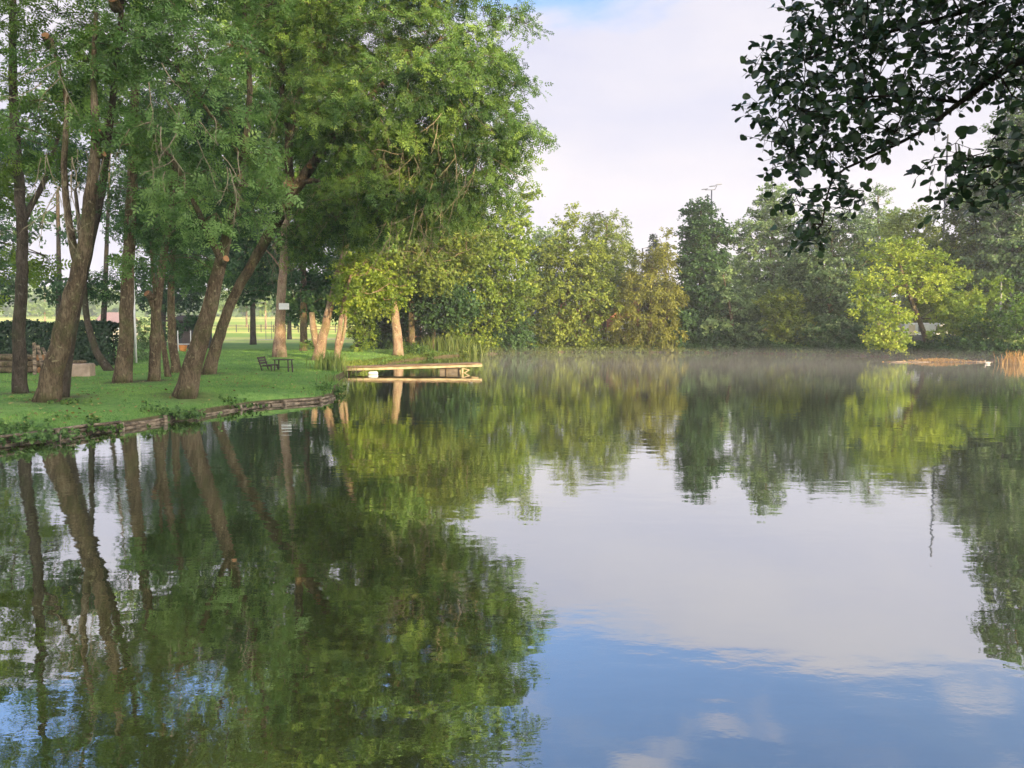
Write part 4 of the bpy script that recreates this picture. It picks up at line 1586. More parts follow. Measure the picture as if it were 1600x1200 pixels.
t2 = tree('tree', 'thick brown trunk leaning over the lawn, cut off high up', 'tree',
     [[(72, 627, 21, .34), (92, 540, 21, .29), (112, 460, 21, .265), (130, 390, 21, .23), (141, 310, 21, .19), (151, 222, 21.1, .16), (146, 130, 21.4, .09), (150, 20, 21.8, .06)],
      [(122, 415, 21, .15), (108, 350, 21.4, .12), (100, 260, 21.6, .10), (104, 160, 22, .08), (80, 60, 22, .05)]],
     [(100, 120, 22, 60, 46), (150, 70, 21.5, 60, 40), (60, 215, 22, 40, 30, 1.0), (185, 200, 21.6, 36, 24, 1.0)],
     M['leaf_green'], M['bark'], 102, group=G1, tint=.6, **NEAR)
tree('tree', 'slim dark stem rising right behind the thick leaning brown trunk', 'tree',
     [[(98, 608, 22.3, .17), (112, 520, 22.3, .16), (132, 420, 22.3, .15), (158, 300, 22.5, .13), (172, 190, 22.5, .11), (186, 60, 22.5, .09), (200, -100, 22.5, .05)]],
     [(190, 60, 22, 80, 50), (210, -60, 22, 110, 60), (170, 150, 22.5, 50, 36)],
     M['leaf_teal'], M['bark_dark'], 103, group=G1, **NEAR)
tree('tree', 'thin crooked trunk bending left before the dark hedge', 'tree',
     [[(172, 580, 35, .22), (150, 549, 35, .18), (137, 504, 35, .16), (131, 450, 35, .15), (126, 380, 35, .12), (118, 300, 35, .09)]],
     [(90, 250, 35, 55, 35, 2, .35), (150, 440, 36, 40, 16, 1, .4)],
     M['leaf_dark'], M['bark_dark'], 104, group=G1, cr=.6, per=60, tmpl=T_PIN2, lsize=.3, twigs=6)
tree('tree', 'straight dark trunk with a broad foot in the middle of the left lawn', 'tree',
     [[(190, 600, 28, .37), (197, 520, 28, .29), (200, 430, 28, .25), (205, 320, 28, .22), (210, 180, 28, .18), (218, 0, 28, .13), (222, -150, 28, .07)]],
     [(235, 45, 27, 100, 60), (180, 150, 28, 60, 40, 2.2, .8), (230, -80, 27, 130, 70), (250, 200, 27.5, 60, 40)],
     M['leaf_teal'], M['bark'], 105, group=G1, tint=.45, **NEAR)
t5 = tree('tree', 'short stout trunk with an orange cut stub, between two thicker ones', 'tree',
     [[(240, 597, 29, .26), (243, 530, 29, .23), (246, 470, 29, .20), (256, 400, 29, .15), (268, 310, 29, .12), (275, 180, 29, .07)],
      [(244, 490, 29, .15), (236, 468, 28.9, .14), (232, 456, 28.8, .13)]],
     [(262, 330, 28, 60, 36), (310, 385, 29, 44, 24), (270, 250, 28.5, 70, 45)],
     M['leaf_teal'], M['bark'], 106, group=G1, tint=.4, **NEAR)
tree('tree', 'thin pale trunk slanting against the stout stubbed trunk', 'tree',
     [[(263, 585, 31, .14), (255, 540, 31, .12), (247, 495, 31, .11), (240, 440, 31, .09), (236, 380, 31, .06)]],
     [(236, 350, 31, 40, 30, 2, .8)],
     M['leaf_dark'], M['bark'], 107, group=G1, cr=.6, per=60, tmpl=T_PIN2, lsize=.3, twigs=6)
tree('tree', 'grey brown trunk standing farther back before the dark shed', 'tree',
     [[(274, 574, 34, .22), (268, 510, 34, .20), (268, 440, 34, .17), (275, 340, 34, .13), (280, 200, 34, .08)]],
     [(300, 420, 35, 44, 20, 2.0), (300, 330, 35, 80, 40, 2.5), (300, 200, 35, 90, 70, 2.5)],
     M['leaf_dark'], M['bark'], 108, group=G1, cr=.7, per=60, tmpl=T_PIN2, lsize=.32, twigs=6)
t8 = tree('tree', 'reddish brown trunk leaning right, closest to the water edge', 'tree',
     [[(288, 618, 23.3, .36), (306, 555, 23.3, .31), (327, 480, 23.3, .26), (345, 408, 23.3, .21), (362, 340, 23.2, .16), (380, 250, 23, .13), (390, 140, 23, .10), (380, 0, 23, .06)],
      [(345, 408, 23.3, .12), (310, 330, 22.5, .09), (270, 250, 22, .07), (220, 190, 21.8, .05)],
      [(380, 250, 23, .08), (330, 180, 22.3, .06), (280, 110, 22, .04)]],
     [(300, 55, 21.5, 105, 55), (340, 130, 21.3, 80, 42), (330, 205, 21.3, 92, 42), (270, 290, 21.8, 88, 38), (345, 335, 22, 56, 26), (232, 392, 22.5, 34, 14), (400, 235, 22, 34, 32), (395, 290, 22, 28, 26), (330, -60, 22, 130, 60), (215, 250, 21.8, 45, 40)],
     M['leaf_teal'], M['bark'], 109, group=G1, tint=.55, **NEAR)
BIG = dict(NEAR)
BIG.update(cr=.72, per=64, lsize=.30, spacing=1.06, tvar=.34)
tree('tree', 'huge spreading tree whose crown overhangs the water, dark trunk slanting right', 'tree',
     [[(325, 588, 33, .32), (340, 535, 33, .28), (362, 472, 33, .25), (392, 415, 33, .25), (430, 350, 33, .28), (470, 285, 33, .27), (520, 215, 32.5, .20), (600, 130, 32, .14), (690, 60, 32, .07)],
      [(455, 310, 33, .22), (452, 220, 33, .21), (470, 140, 33, .20), (505, 70, 33, .19), (550, 5, 33, .17), (590, -90, 33, .08)],
      [(452, 220, 33, .16), (440, 130, 33, .15), (446, 50, 33, .12), (440, -60, 33, .07)],
      [(470, 140, 33, .12), (420, 85, 32, .09), (360, 70, 31, .06), (300, 60, 31, .04)],
      [(470, 285, 33, .14), (560, 270, 32, .10), (660, 240, 31.5, .07), (760, 220, 31, .04)]],
     [(600, 190, 31.5, 120, 90, 3.2), (560, 60, 32, 100, 70, 3.2), (700, 150, 31, 100, 70, 3), (745, 215, 31, 82, 55, 2.5), (770, 130, 31, 48, 48, 2), (650, 300, 31.5, 110, 45, 3), (545, 330, 32.5, 75, 36, 2.5), (690, 70, 32, 85, 50, 3), (785, 30, 31, 42, 26, 1, .5), (600, -70, 32, 140, 80, 3.5),
      (490, 150, 34, 60, 90, 3), (470, 20, 33, 70, 60, 3), (750, 275, 31, 50, 34, 2), (480, 370, 33, 40, 26, 1.5), (430, -80, 33, 110, 70, 3)],
     M['leaf_green'], M['bark'], 110, group=G1, tint=.5, **BIG)
MID = dict(tmpl=T_QUAD, lsize=.22, cr=.85, spacing=1.0, per=90, twigs=7, tip=.014, droop=.28, flat=.6, step=.5, sides=12)
tree('tree', 'straight pale trunk carrying the white notice plate', 'tree',
     [[(437, 560, 50, .50), (438, 510, 50, .40), (441, 440, 50, .33), (446, 350, 50, .29), (449, 260, 50, .24), (455, 120, 50, .16), (460, 0, 50, .08)],
      [(443, 425, 50, .08), (425, 400, 49.5, .06), (405, 380, 49, .03)]],
     [(440, 270, 52, 80, 40, 4, .7), (410, 180, 50, 80, 60, 4), (430, 40, 50, 90, 80, 4)],
     M['leaf_green'], M['bark_pale'], 111, group=G1, tint=.7, **MID)
t11 = tree('tree', 'forked pale trunk leaning right with a broken stub', 'tree',
     [[(497, 563, 48, .44), (505, 525, 48, .33), (518, 470, 48, .27), (530, 420, 48, .23), (541, 383, 48, .20), (556, 320, 48, .14)],
      [(497, 545, 48, .28), (490, 515, 48, .25), (487, 488, 48, .20)]],
     [(575, 330, 49, 80, 40, 4), (620, 260, 50, 90, 60, 4), (540, 300, 50, 60, 36, 3)],
     M['leaf_green'], M['bark_pale'], 112, group=G1, tint=.6, **MID)
tree('tree', 'twin stemmed sunlit tree covered in yellow ivy beside the reeds', 'tree',
     [[(524, 562, 47, .22), (530, 520, 47, .19), (535, 485, 47, .15), (548, 430, 47, .09)],
      [(528, 558, 47.2, .15), (538, 515, 47.2, .13), (539, 480, 47.2, .10), (528, 430, 47.2, .05)]],
     [(552, 455, 47, 26, 30, 1.2), (565, 425, 48, 40, 26, 1.5), (540, 480, 46.8, 12, 14, .6), (590, 455, 49, 40, 22, 1.6)],
     M['leaf_yellow'], M['bark_pale'], 113, group=G1, **{**MID, 'cr': .55, 'lsize': .18, 'per': 70})
tree('tree', 'slim dark trunk farther back between the plate tree and the forked one', 'tree',
     [[(474, 545, 62, .36), (474, 450, 62, .30), (473, 340, 62, .24), (476, 200, 62, .12)]],
     [(470, 440, 63, 40, 50, 3), (400, 400, 64, 56, 60, 3), (500, 330, 64, 60, 50, 3), (380, 290, 64, 60, 60, 3), (520, 440, 64, 36, 40, 3)],
     M['leaf_dark'], M['bark'], 114, group=G1, **{**MID, 'lsize': .26, 'cr': 1.0})
tree('tree', 'ivy clad orange trunk catching the sun behind the jetty', 'tree',
     [[(622, 550, 60, .46), (619, 505, 60, .41), (613, 460, 60, .35), (605, 400, 60, .25), (612, 300, 60, .14)],
      [(613, 455, 60, .14), (640, 430, 59, .10), (665, 420, 58.5, .05)]],
     [(590, 410, 58, 60, 34, 3), (660, 420, 59, 56, 34, 3), (612, 470, 59.8, 10, 30, .5), (640, 340, 60, 80, 50, 3.5), (570, 470, 58, 28, 26, 1.5), (700, 380, 62, 60, 50, 3)],
     M['leaf_olive'], M['bark_pale'], 115, group=G1, tint=.55, **MID)
tree('tree', 'dark trunk immediately behind the ivy clad orange one', 'tree',
     [[(645, 545, 66, .34), (643, 500, 66, .30), (646, 440, 66, .25), (655, 330, 66, .15)]],
     [(690, 470, 67, 50, 34, 3), (660, 380, 68, 70, 60, 3)],
     M['leaf_dark'], M['bark'], 116, group=G1, **{**MID, 'lsize': .26})
tree('tree', 'slim trunk between the dark one and the parked white car', 'tree',
     [[(676, 545, 70, .2), (678, 500, 70, .17), (672, 450, 70, .13), (675, 380, 70, .08)]],
     [(700, 440, 72, 40, 50, 3), (640, 440, 72, 40, 40, 3)],
     M['leaf_dark'], M['bark'], 117, group=G1, **{**MID, 'lsize': .26})
SH = dict(tmpl=T_QUAD, lsize=.25, cr=.85, spacing=1.12, per=115, twigs=8, spread=.10, tvar=.32, tip=.018, droop=.15, flat=.6, step=.8, sides=9, seglen=1.2)
G2 = 'waterside trees on the far bank'
tree('tree', 'bright yellow green tree leaning out at the end of the grove', 'tree',
     [[(742, 553, 75, .4), (745, 490, 75, .33), (752, 420, 74, .25), (765, 340, 74, .12)]],
     [(760, 385, 73, 62, 45, 4), (715, 450, 73, 70, 45, 3.5), (785, 440, 74, 46, 56, 3), (790, 355, 74, 36, 34, 3), (740, 510, 74, 40, 30, 2.5), (700, 340, 74, 60, 50, 3), (822, 305, 74, 14, 12, 1, .5)],
     M['leaf_yellow'], M['bark'], 118, group=G2, tint=.35, **SH)
tree('small_tree', 'little dark tree alone out in the sunny field behind the plate tree', 'tree',
     [[(452, 526, 125, .45), (452, 500, 125, .35), (452, 470, 125, .2)]],
     [(455, 478, 125, 26, 26, 2.5), (490, 470, 125, 30, 28, 2.5)],
     M['leaf_dark'], M['bark_dark'], 119, **{**SH, 'lsize': .4, 'cr': 1.2})

BYL = {o.get('label'): o for o in C.objects if o.parent is None and o.get('label')}


def lab(k):
    return [o for l_, o in BYL.items() if l_.startswith(k)][0]


stub(lab('thick brown trunk leaning'), (152, 210, 20.95), (.15, -.75, .6), .16, .15, M['bark'])
stub(lab('thick brown trunk leaning'), (158, 243, 20.9), (.8, -.5, .2), .14, .07, M['bark'])
stub(lab('short stout trunk'), (234, 462, 28.8), (-.35, -.7, .5), .16, .13, M['bark'])
stub(lab('reddish brown trunk'), (350, 408, 23.1), (.55, -.7, .3), .2, .10, M['bark'])
stub(lab('reddish brown trunk'), (378, 282, 22.8), (.2, -.9, .3), .25, .085, M['bark'])
stub(lab('huge spreading'), (482, 264, 32.7), (.4, -.85, .2), .28, .12, M['bark'])
stub(lab('slim dark stem'), (181, 8, 22.3), (.1, -.8, .5), .2, .15, M['bark'])
stub(lab('dark upright tree'), (76, 66, 24.6), (.2, -.8, .3), .3, .12, M['bark'])
bare_twigs(lab('huge spreading'), [(650, 255, 29.5), (690, 300, 29.3), (620, 330, 30.5), (560, 300, 31), (590, 200, 29.5), (690, 190, 29), (530, 250, 31.5), (660, 350, 30.5), (740, 230, 29.5), (460, 330, 32), (450, 150, 31)], 61, 7, 2.2)
bare_twigs(lab('thick brown trunk leaning'), [(85, 130, 20.8), (95, 250, 20.6), (135, 230, 20.7), (115, 300, 20.8)], 62, 5, 1.6)
bare_twigs(lab('reddish brown trunk'), [(250, 170, 20.4), (300, 200, 20.2), (230, 230, 20.6), (350, 250, 20.8)], 63, 5, 1.3)
bare_twigs(lab('straight pale trunk'), [(425, 400, 49.3), (460, 385, 49.3)], 64, 4, 2.0)

# thickets behind the grove
G3 = 'trees standing behind the grove'
for k, (lab, tr, bl, lf) in enumerate((
    ('dark leafy tree behind the hedge at the picture edge', [(-20, 560, 62, .3), (-15, 450, 62, .25), (-10, 330, 62, .15)], [(-30, 430, 62, 60, 46, 3, .6), (0, 340, 62, 50, 50, 3, .5), (-30, 240, 62, 70, 60, 3, .8)], 'leaf_dark'),
    ('loose open tree whose crown shows sky behind the thick leaning trunk', [(90, 550, 60, .28), (92, 440, 60, .22), (90, 300, 60, .15)], [(85, 440, 60, 50, 20, 2.0, .4), (95, 345, 60, 45, 26, 1.5, .25), (70, 190, 60, 60, 50, 2.5, .4)], 'leaf_dark'),
    ('leafy tree behind the straight dark trunk', [(160, 545, 66, .3), (165, 430, 66, .24), (170, 300, 66, .14)], [(165, 450, 66, 40, 22, 2, .5), (180, 130, 66, 60, 45, 2.5, .4)], 'leaf_green'),
    ('dense tree behind the dark shed', [(255, 540, 82, .35), (255, 430, 82, .28), (250, 300, 82, .15)], [(265, 445, 82, 56, 40, 4), (300, 370, 82, 70, 50, 4), (240, 300, 82, 60, 70, 4)], 'leaf_dark'),
    ('broad tree filling the gap under the great crown', [(395, 520, 90, .4), (395, 430, 90, .3), (395, 300, 90, .15)], [(400, 410, 90, 50, 44, 4), (440, 340, 90, 60, 60, 4), (350, 330, 90, 60, 60, 4)], 'leaf_green'),
    ('dark tree closing the view behind the forked trunk', [(560, 530, 80, .4), (560, 430, 80, .3), (565, 300, 80, .15)], [(545, 430, 80, 46, 60, 4), (600, 400, 82, 56, 70, 4), (580, 300, 84, 70, 70, 4), (590, 500, 78, 40, 34, 3)], 'leaf_dark'),
)):
    tree('tree', lab, 'tree', [tr], bl, M[lf], M['bark_dark'], 130 + k, group=G3, **{**SH, 'cr': .9, 'lsize': .26, 'per': 85})
bush('bush', 'pale grey green bush behind the white pole', [(222, 535, 44, 14, 34), (214, 560, 44, 10, 20)], M['leaf_grey'], 141, cr=.35, lsize=.13, tint=.8)
bush('bush', 'ivy covered bush lit yellow left of the dark hollow', [(566, 515, 62, 22, 30), (560, 490, 62, 26, 18)], M['leaf_yellow'], 142, cr=.5, lsize=.17, tint=.3)
bush('bush', 'dark bush closing the shady hollow behind the jetty', [(592, 525, 72, 30, 26), (600, 500, 74, 30, 24)], M['leaf_dark'], 143, cr=.6, lsize=.2, tint=.3)
bush('bush', 'green bush on the bank at the foot of the ivy clad trunk', [(640, 548, 62, 20, 12), (660, 552, 63, 18, 8)], M['leaf_green'], 144, cr=.4, lsize=.14)
bush('bush', 'dark green bush hanging to the water at the tip of the grove', [(790, 520, 76, 38, 36), (760, 530, 75, 26, 22), (820, 535, 77, 16, 18)], M['leaf_dark'], 145, cr=.65, lsize=.2, tint=.75)
bush('bush', 'dark bush screening the brick outbuilding behind the grove', [(655, 520, 82, 44, 40), (690, 530, 80, 24, 20)], M['leaf_dark'], 147, cr=.7, lsize=.22)
bush('bush', 'dark bush growing in front of the dark garden shed', [(270, 515, 62, 14, 18), (300, 505, 64, 12, 14)], M['leaf_dark'], 148, cr=.4, lsize=.16)
bush('bush', 'small ferny bush on the lawn behind the bench', [(488, 540, 56, 12, 8)], M['leaf_green'], 146, cr=.35, lsize=.13)

# far row of pale trees and the wood on the horizon
for k, (px, top, D, lab) in enumerate(((355, 430, 200, 'first'), (385, 436, 205, 'second'), (415, 428, 195, 'third'), (505, 440, 190, 'fourth'), (70, 462, 230, 'x'))):
    lab_ = {'first': 'pale tree beyond the sunny field, next to the two leaning trunks', 'second': 'pale tree in the middle of the field edge gap', 'third': 'pale tree beyond the field closest to the plate tree', 'fourth': 'pale tree beyond the field seen right of the slim dark trunk', 'x': 'small hazy tree on the sunny slope beyond the hedge'}[lab]
    h = 495 - top
    tree('field_tree', lab_, 'tree', [[(px, 498, D, .3), (px, 470, D, .25), (px + 2, 450, D, .15)]], [(px, top + h * .45, D, 17, h * .38, 3)], M['leaf_grey'], M['bark_pale'], 160 + k, group='pale trees beyond the field', **{**SH, 'cr': 1.3, 'lsize': .5, 'tint': .9})


def far_wood():
    rg = np.random.default_rng(77)
    n = 26000
    px = rg.uniform(-900, 2600, n)
    D = rg.uniform(330, 380, n)
    x = (px - 800) / F * D
    hgt = 9 + 4 * np.sin(x * .05) + 3 * np.sin(x * .13 + 1) + 1.5 * np.sin(x * .4)
    g_ = ground_z(x, D)
    z = g_ + rg.uniform(0, 1, n) ** .7 * hgt
    c = np.stack([x, D, z], -1)
    v, f, t = scatter(T_QUAD, c, rg.normal(size=(n, 3)) + (0, -.5, .5), rg.normal(size=(n, 3)), rg.uniform(2, 4, n), np.clip(rg.normal(.6, .2, n), 0, 1), rg)
    o = mesh('far_wood', v, f, M['leaf_grey'], tint=t)
    tag(o, kind='stuff')


far_wood()

# ------------------------------------------------------------------ the far bank
FAR = [
    ('pale feathery tree behind the first lit tree', [(843, 520, 98, .3), (843, 420, 98, .2)], [(845, 395, 98, 26, 34, 3), (838, 450, 98, 30, 40, 3), (870, 375, 98, 14, 18, 2)], 'leaf_grey', .8, {}),
    ('broad sunlit yellow green tree by the water with a peaked top', [(885, 550, 82, .34), (888, 460, 82, .26), (888, 370, 82, .12)], [(888, 350, 82, 18, 30, 1.5, .7), (870, 400, 81, 32, 30, 3), (905, 410, 81, 40, 36, 3), (860, 460, 80.5, 40, 36, 3), (915, 465, 80.5, 50, 36, 3), (880, 515, 80.5, 42, 26, 2.5), (930, 505, 81, 20, 24, 2), (835, 500, 81, 14, 22, 2)], 'leaf_olive', .75, {}),
    ('tall willowy tree with drooping pale tips behind the broad lit one', [(945, 545, 88, .3), (945, 450, 88, .22), (948, 350, 88, .1)], [(935, 355, 88, 26, 24, 2.5), (958, 370, 88, 22, 36, 2.5), (930, 400, 87, 30, 36, 3), (965, 420, 86, 26, 50, 3)], 'leaf_olive', .6, {'droop': .5, 'tmpl': T_LONG, 'lsize': .34}),
    ('weeping willow with yellow brown strands hanging to the water', [(1015, 550, 80.5, .4), (1015, 480, 80.5, .3), (1020, 410, 80.5, .12)], [(1025, 410, 80.5, 26, 26, 2.5), (1005, 450, 80, 34, 30, 3), (1040, 460, 80, 24, 36, 3), (985, 500, 79.5, 28, 40, 2.5), (1020, 510, 79.3, 38, 34, 2.5)], 'leaf_willow', .5, {'droop': .65, 'tmpl': T_LONG, 'lsize': .36}),
    ('pale dry topped tree behind the weeping willow', [(1038, 520, 95, .25), (1040, 430, 95, .18), (1040, 385, 95, .08)], [(1040, 392, 95, 16, 28, 1.5, .5)], 'leaf_willow', .9, {}),
    ('tall dark pointed tree below the floodlight mast', [(1095, 550, 83, .36), (1095, 440, 83, .28), (1095, 330, 83, .12)], [(1095, 335, 83, 18, 22, 2, .8), (1092, 370, 83, 26, 24, 2.5, .9), (1118, 365, 83, 20, 20, 2, .8), (1095, 415, 83, 34, 30, 3), (1100, 470, 82, 40, 36, 3), (1075, 510, 81, 30, 36, 2.5), (1105, 525, 80.5, 40, 26, 2.5)], 'leaf_dark', .6, {'spacing': .9, 'per': 140}),
    ('light green tree leaning out beside the dark pointed one', [(1150, 550, 80, .25), (1140, 480, 79, .18), (1130, 430, 79, .08)], [(1130, 440, 79, 14, 22, 1.2), (1150, 470, 79, 22, 16, 1.5), (1125, 505, 78.5, 22, 14, 1.5)], 'leaf_grey', .95, {}),
    ('tall grey green poplar with a thin sunlit top', [(1205, 550, 84, .42), (1205, 430, 84, .32), (1208, 310, 84, .1)], [(1205, 325, 84, 26, 34, 3, .7), (1175, 370, 84, 26, 30, 3, .8), (1225, 370, 84, 30, 36, 3), (1200, 430, 83, 50, 40, 3.5), (1180, 480, 82, 44, 30, 3), (1240, 460, 83, 40, 50, 3.5)], 'leaf_grey', .55, {}),
    ('shaded bushy tree under the hanging tip of the alder branch', [(1295, 552, 78, .38), (1298, 450, 78, .28), (1300, 360, 78, .1)], [(1300, 375, 79, 44, 40, 3.5), (1280, 430, 78, 46, 40, 3.5), (1320, 470, 77, 50, 50, 3.5), (1290, 520, 75, 50, 26, 3), (1350, 420, 80, 30, 40, 3)], 'leaf_grey', .3, {}),
    ('thin spire of a pale tree behind the shaded ones', [(1372, 540, 100, .3), (1372, 420, 100, .22), (1372, 300, 100, .06)], [(1372, 312, 100, 14, 20, 1.5, .55), (1368, 345, 100, 26, 20, 2.5, .7), (1400, 345, 100, 20, 20, 2.5, .6), (1370, 390, 98, 34, 40, 3)], 'leaf_grey', .7, {}),
    ('tree with a bright yellow crown behind the spreading yellow one', [(1430, 548, 84, .35), (1430, 450, 84, .25), (1430, 370, 84, .1)], [(1425, 350, 84, 36, 22, 3), (1405, 370, 83, 26, 14, 2), (1440, 400, 85, 46, 36, 3.5), (1470, 460, 84, 40, 50, 3.5)], 'leaf_olive', .85, {}),
    ('spreading bright yellow green tree leaning over the water by the caravan', [(1452, 556, 68, .32), (1440, 510, 67, .26), (1420, 460, 66, .2), (1405, 410, 66, .1)], [(1400, 395, 65, 40, 20, 2), (1440, 405, 66, 30, 16, 2), (1385, 435, 64.5, 40, 18, 2), (1430, 445, 65, 44, 22, 2), (1370, 470, 64, 34, 12, 1.6), (1460, 450, 65.5, 24, 26, 1.6), (1390, 490, 63.5, 34, 14, 1.6), (1385, 525, 63.5, 30, 20, 1.8), (1345, 482, 64, 12, 8, 1), (1480, 430, 66, 26, 18, 1.5), (1500, 470, 65, 26, 20, 1.6), (1470, 485, 65, 24, 12, 1.4), (1350, 445, 64.5, 20, 12, 1.2)], 'leaf_yellow', .7, {'cr': .7, 'per': 80, 'lsize': .2}),
    ('grey green tree with birch pale stem behind the far reeds', [(1580, 552, 72, .22), (1580, 470, 72, .18), (1582, 350, 72, .1), (1584, 250, 72, .05)], [(1560, 300, 73, 50, 50, 3), (1590, 380, 72, 50, 50, 3), (1540, 420, 74, 40, 50, 3), (1600, 210, 73, 44, 50, 3, .8)], 'leaf_grey', .5, {}),
    ('green tree between the mast and the birch', [(1520, 552, 76, .3), (1520, 450, 76, .22), (1520, 340, 76, .1)], [(1525, 330, 77, 44, 40, 3), (1500, 400, 77, 40, 50, 3.5), (1530, 470, 75, 50, 40, 3)], 'leaf_olive', .3, {}),
    ('very tall dark tree at the right hand end of the far bank', [(1640, 560, 72, .4), (1640, 400, 72, .3), (1635, 200, 72, .18), (1630, 60, 72, .08)], [(1625, 110, 72, 44, 60, 2.8), (1650, 230, 72, 66, 60, 3), (1620, 330, 71, 44, 60, 3), (1670, 400, 70, 80, 60, 3), (1640, 490, 69, 50, 40, 3)], 'leaf_dark', .7, {}),
]
for k, (lab, tr, bl, lf, ti, kw) in enumerate(FAR):
    bark_ = M['bark_birch'] if 'birch pale' in lab else M['bark']
    tree('tree', lab, 'tree', [tr], bl, M[lf], bark_, 200 + k, group=G2, **{**SH, 'tint': ti, **kw})
# second birch stems
for k, px in enumerate((1558, 1597)):
    q = P(px, 552, 71 - k)
    z = gz(q[0], q[1])
    pts = [(q[0], q[1], z - .1), (q[0] + .1, q[1], z + 5), (q[0] - .1, q[1], z + 10)]
    tree('birch', ['thin white birch stem left of the grey green tree', 'thin white birch stem at the picture edge above the dry reeds'][k], 'tree', [['w'] + [(*p3, r) for p3, r in zip(pts, (.12, .09, .05))]], [(px + 4, 380 - 60 * k, 71 - k, 26, 50, 1.6, .6)], M['leaf_grey'], M['bark_birch'], 240 + k, group=G2, **{**SH, 'cr': .8, 'per': 60})


def undergrowth():
    """the scrub that fringes the far bank and hangs over its edge"""
    rg = np.random.default_rng(92)
    for nm, x0, x1, mat, seed, hm in (('undergrowth', -4.5, 17.5, 'leaf_olive', 1, .55), ('undergrowth', 17.5, 48, 'leaf_dark', 2, 1.15)):
        n = 1500
        t0 = rg.uniform(0, 2 * math.pi, n * 6)
        o_ = rg.uniform(-.35, 2.2, n * 6)
        r = shore_r(t0) + o_
        x = CX + np.cos(t0) * r; y = CY + np.sin(t0) * r
        k = (y > 50) & (x > x0) & (x < x1) & (x > -4.5)
        x, y, o_ = x[k][:n], y[k][:n], o_[k][:n]
        top = hm * (.55 + .45 * np.sin(x * .8 + 1) * np.sin(x * .31)) * (.5 + .5 * np.clip(o_ + .5, 0, 1.5))
        z = np.maximum(ground_z(x, y), 0) + rg.uniform(.08, 1, len(x)) * np.maximum(top, .12)
        c = np.stack([x, y, z], -1)
        v, f, t, _, _ = foliage(c, .42, 36, 5, T_QUAD, .17, rg, np.array([12, 74, 0.0]), .2, .6, .45, .28)
        o = mesh(nm, v, f, M[mat], tint=t)
        tag(o, kind='stuff')


undergrowth()


def conifer(label, px, top, D, seed):
    p = P(px, top, D)
    z0 = gz(p[0], p[1])
    H = p[2] - z0
    rg = np.random.default_rng(seed)
    root = empty('spruce', (p[0], p[1], z0))
    tag(root, label, 'tree')
    v, f = tube([(p[0], p[1], z0 - .1), (p[0], p[1], z0 + H * .5), (p[0], p[1], z0 + H)], [.28, .16, .03], 9)
    mesh('trunk', v, f, M['bark_dark'], root, smooth=True)
    c, n_, a_, s_ = [], [], [], []
    e0, e1 = [], []
    lv = np.arange(1.2, H, .42)
    for z in lv:
        R = .25 + (H - z) * .26
        m = 7
        for q in range(m):
            t = rg.uniform(0, 6.28)
            d = np.array([math.cos(t), math.sin(t), .12])
            e0.append((p[0], p[1], z0 + z)); e1.append(np.array([p[0], p[1], z0 + z]) + d * R)
            kk = int(10 + R * 12)
            for s in rg.uniform(.15, 1, kk):
                c.append(np.array([p[0], p[1], z0 + z]) + d * R * s + rg.normal(size=3) * .1 - (0, 0, .1 * s * R))
                a_.append(d + rg.normal(size=3) * .5 - (0, 0, .3)); n_.append(rg.normal(size=3) * .4 + (0, 0, 1)); s_.append(rg.uniform(.15, .4))
    bv, bf = frustums(np.array(e0), np.array(e1), np.full(len(e0), .03), np.full(len(e0), .008), 4)
    mesh('branches', bv, bf, M['bark_dark'], root)
    v, f, t = scatter(T_QUAD, np.array(c), np.array(n_), np.array(a_), np.array(s_), np.clip(rg.normal(.5, .25, len(c)), 0, 1), rg)
    mesh('crown', v, f, M['conifer'], root, tint=t)


conifer('small dark spruce top poking up behind the weeping willow', 1021, 366, 115, 5)

UND = [
    ('low lit bushes on the bank under the broad lit tree', [(850, 540, 81, 26, 9), (815, 545, 80, 14, 7)], 'leaf_yellow', .4),
    ('low plants on the red brown bank before the silver car', [(955, 543, 81, 26, 7), (920, 543, 81, 16, 7)], 'leaf_olive', .8),
    ('black green bush at the waterline by the dark pointed tree', [(1120, 535, 79, 40, 16), (1155, 520, 80, 24, 20)], 'leaf_dark', .3),
    ('grey green bush dipping to the water in the shade', [(1180, 525, 77, 34, 24), (1150, 542, 77, 24, 8)], 'leaf_grey', .35),
    ('olive bush with autumn tinted leaves under the shaded trees', [(1235, 515, 75.5, 38, 30), (1220, 480, 76, 30, 24)], 'leaf_olive', .6),
    ('dark bush between the autumn tinted one and the yellow tree', [(1300, 530, 73.5, 44, 22), (1345, 530, 71, 24, 22)], 'leaf_dark', .5),
    ('low dark bush at the foot of the board fence', [(1440, 547, 66.5, 40, 9), (1400, 549, 67.5, 24, 8)], 'leaf_dark', .6),
    ('yellow tipped shrub standing behind the drift mat', [(1555, 455, 64, 16, 22), (1500, 505, 64, 26, 40), (1522, 490, 64, 22, 34), (1480, 530, 64, 24, 22)], 'leaf_yellow', .3),
    ('dense green shrub above the duck', [(1545, 520, 61.5, 30, 34), (1560, 545, 60.5, 26, 14)], 'leaf_green', .3),
    ('shrub with bright leaf tips at the picture edge by the reeds', [(1596, 500, 58.5, 22, 40), (1610, 540, 58, 30, 20)], 'leaf_green', .6),
]
for k, (lab, bl, lf, ti) in enumerate(UND):
    bush('bush', lab, bl, M[lf], 260 + k, cr=.6, lsize=.2, tint=ti, group='bushes along the far bank', per=80)
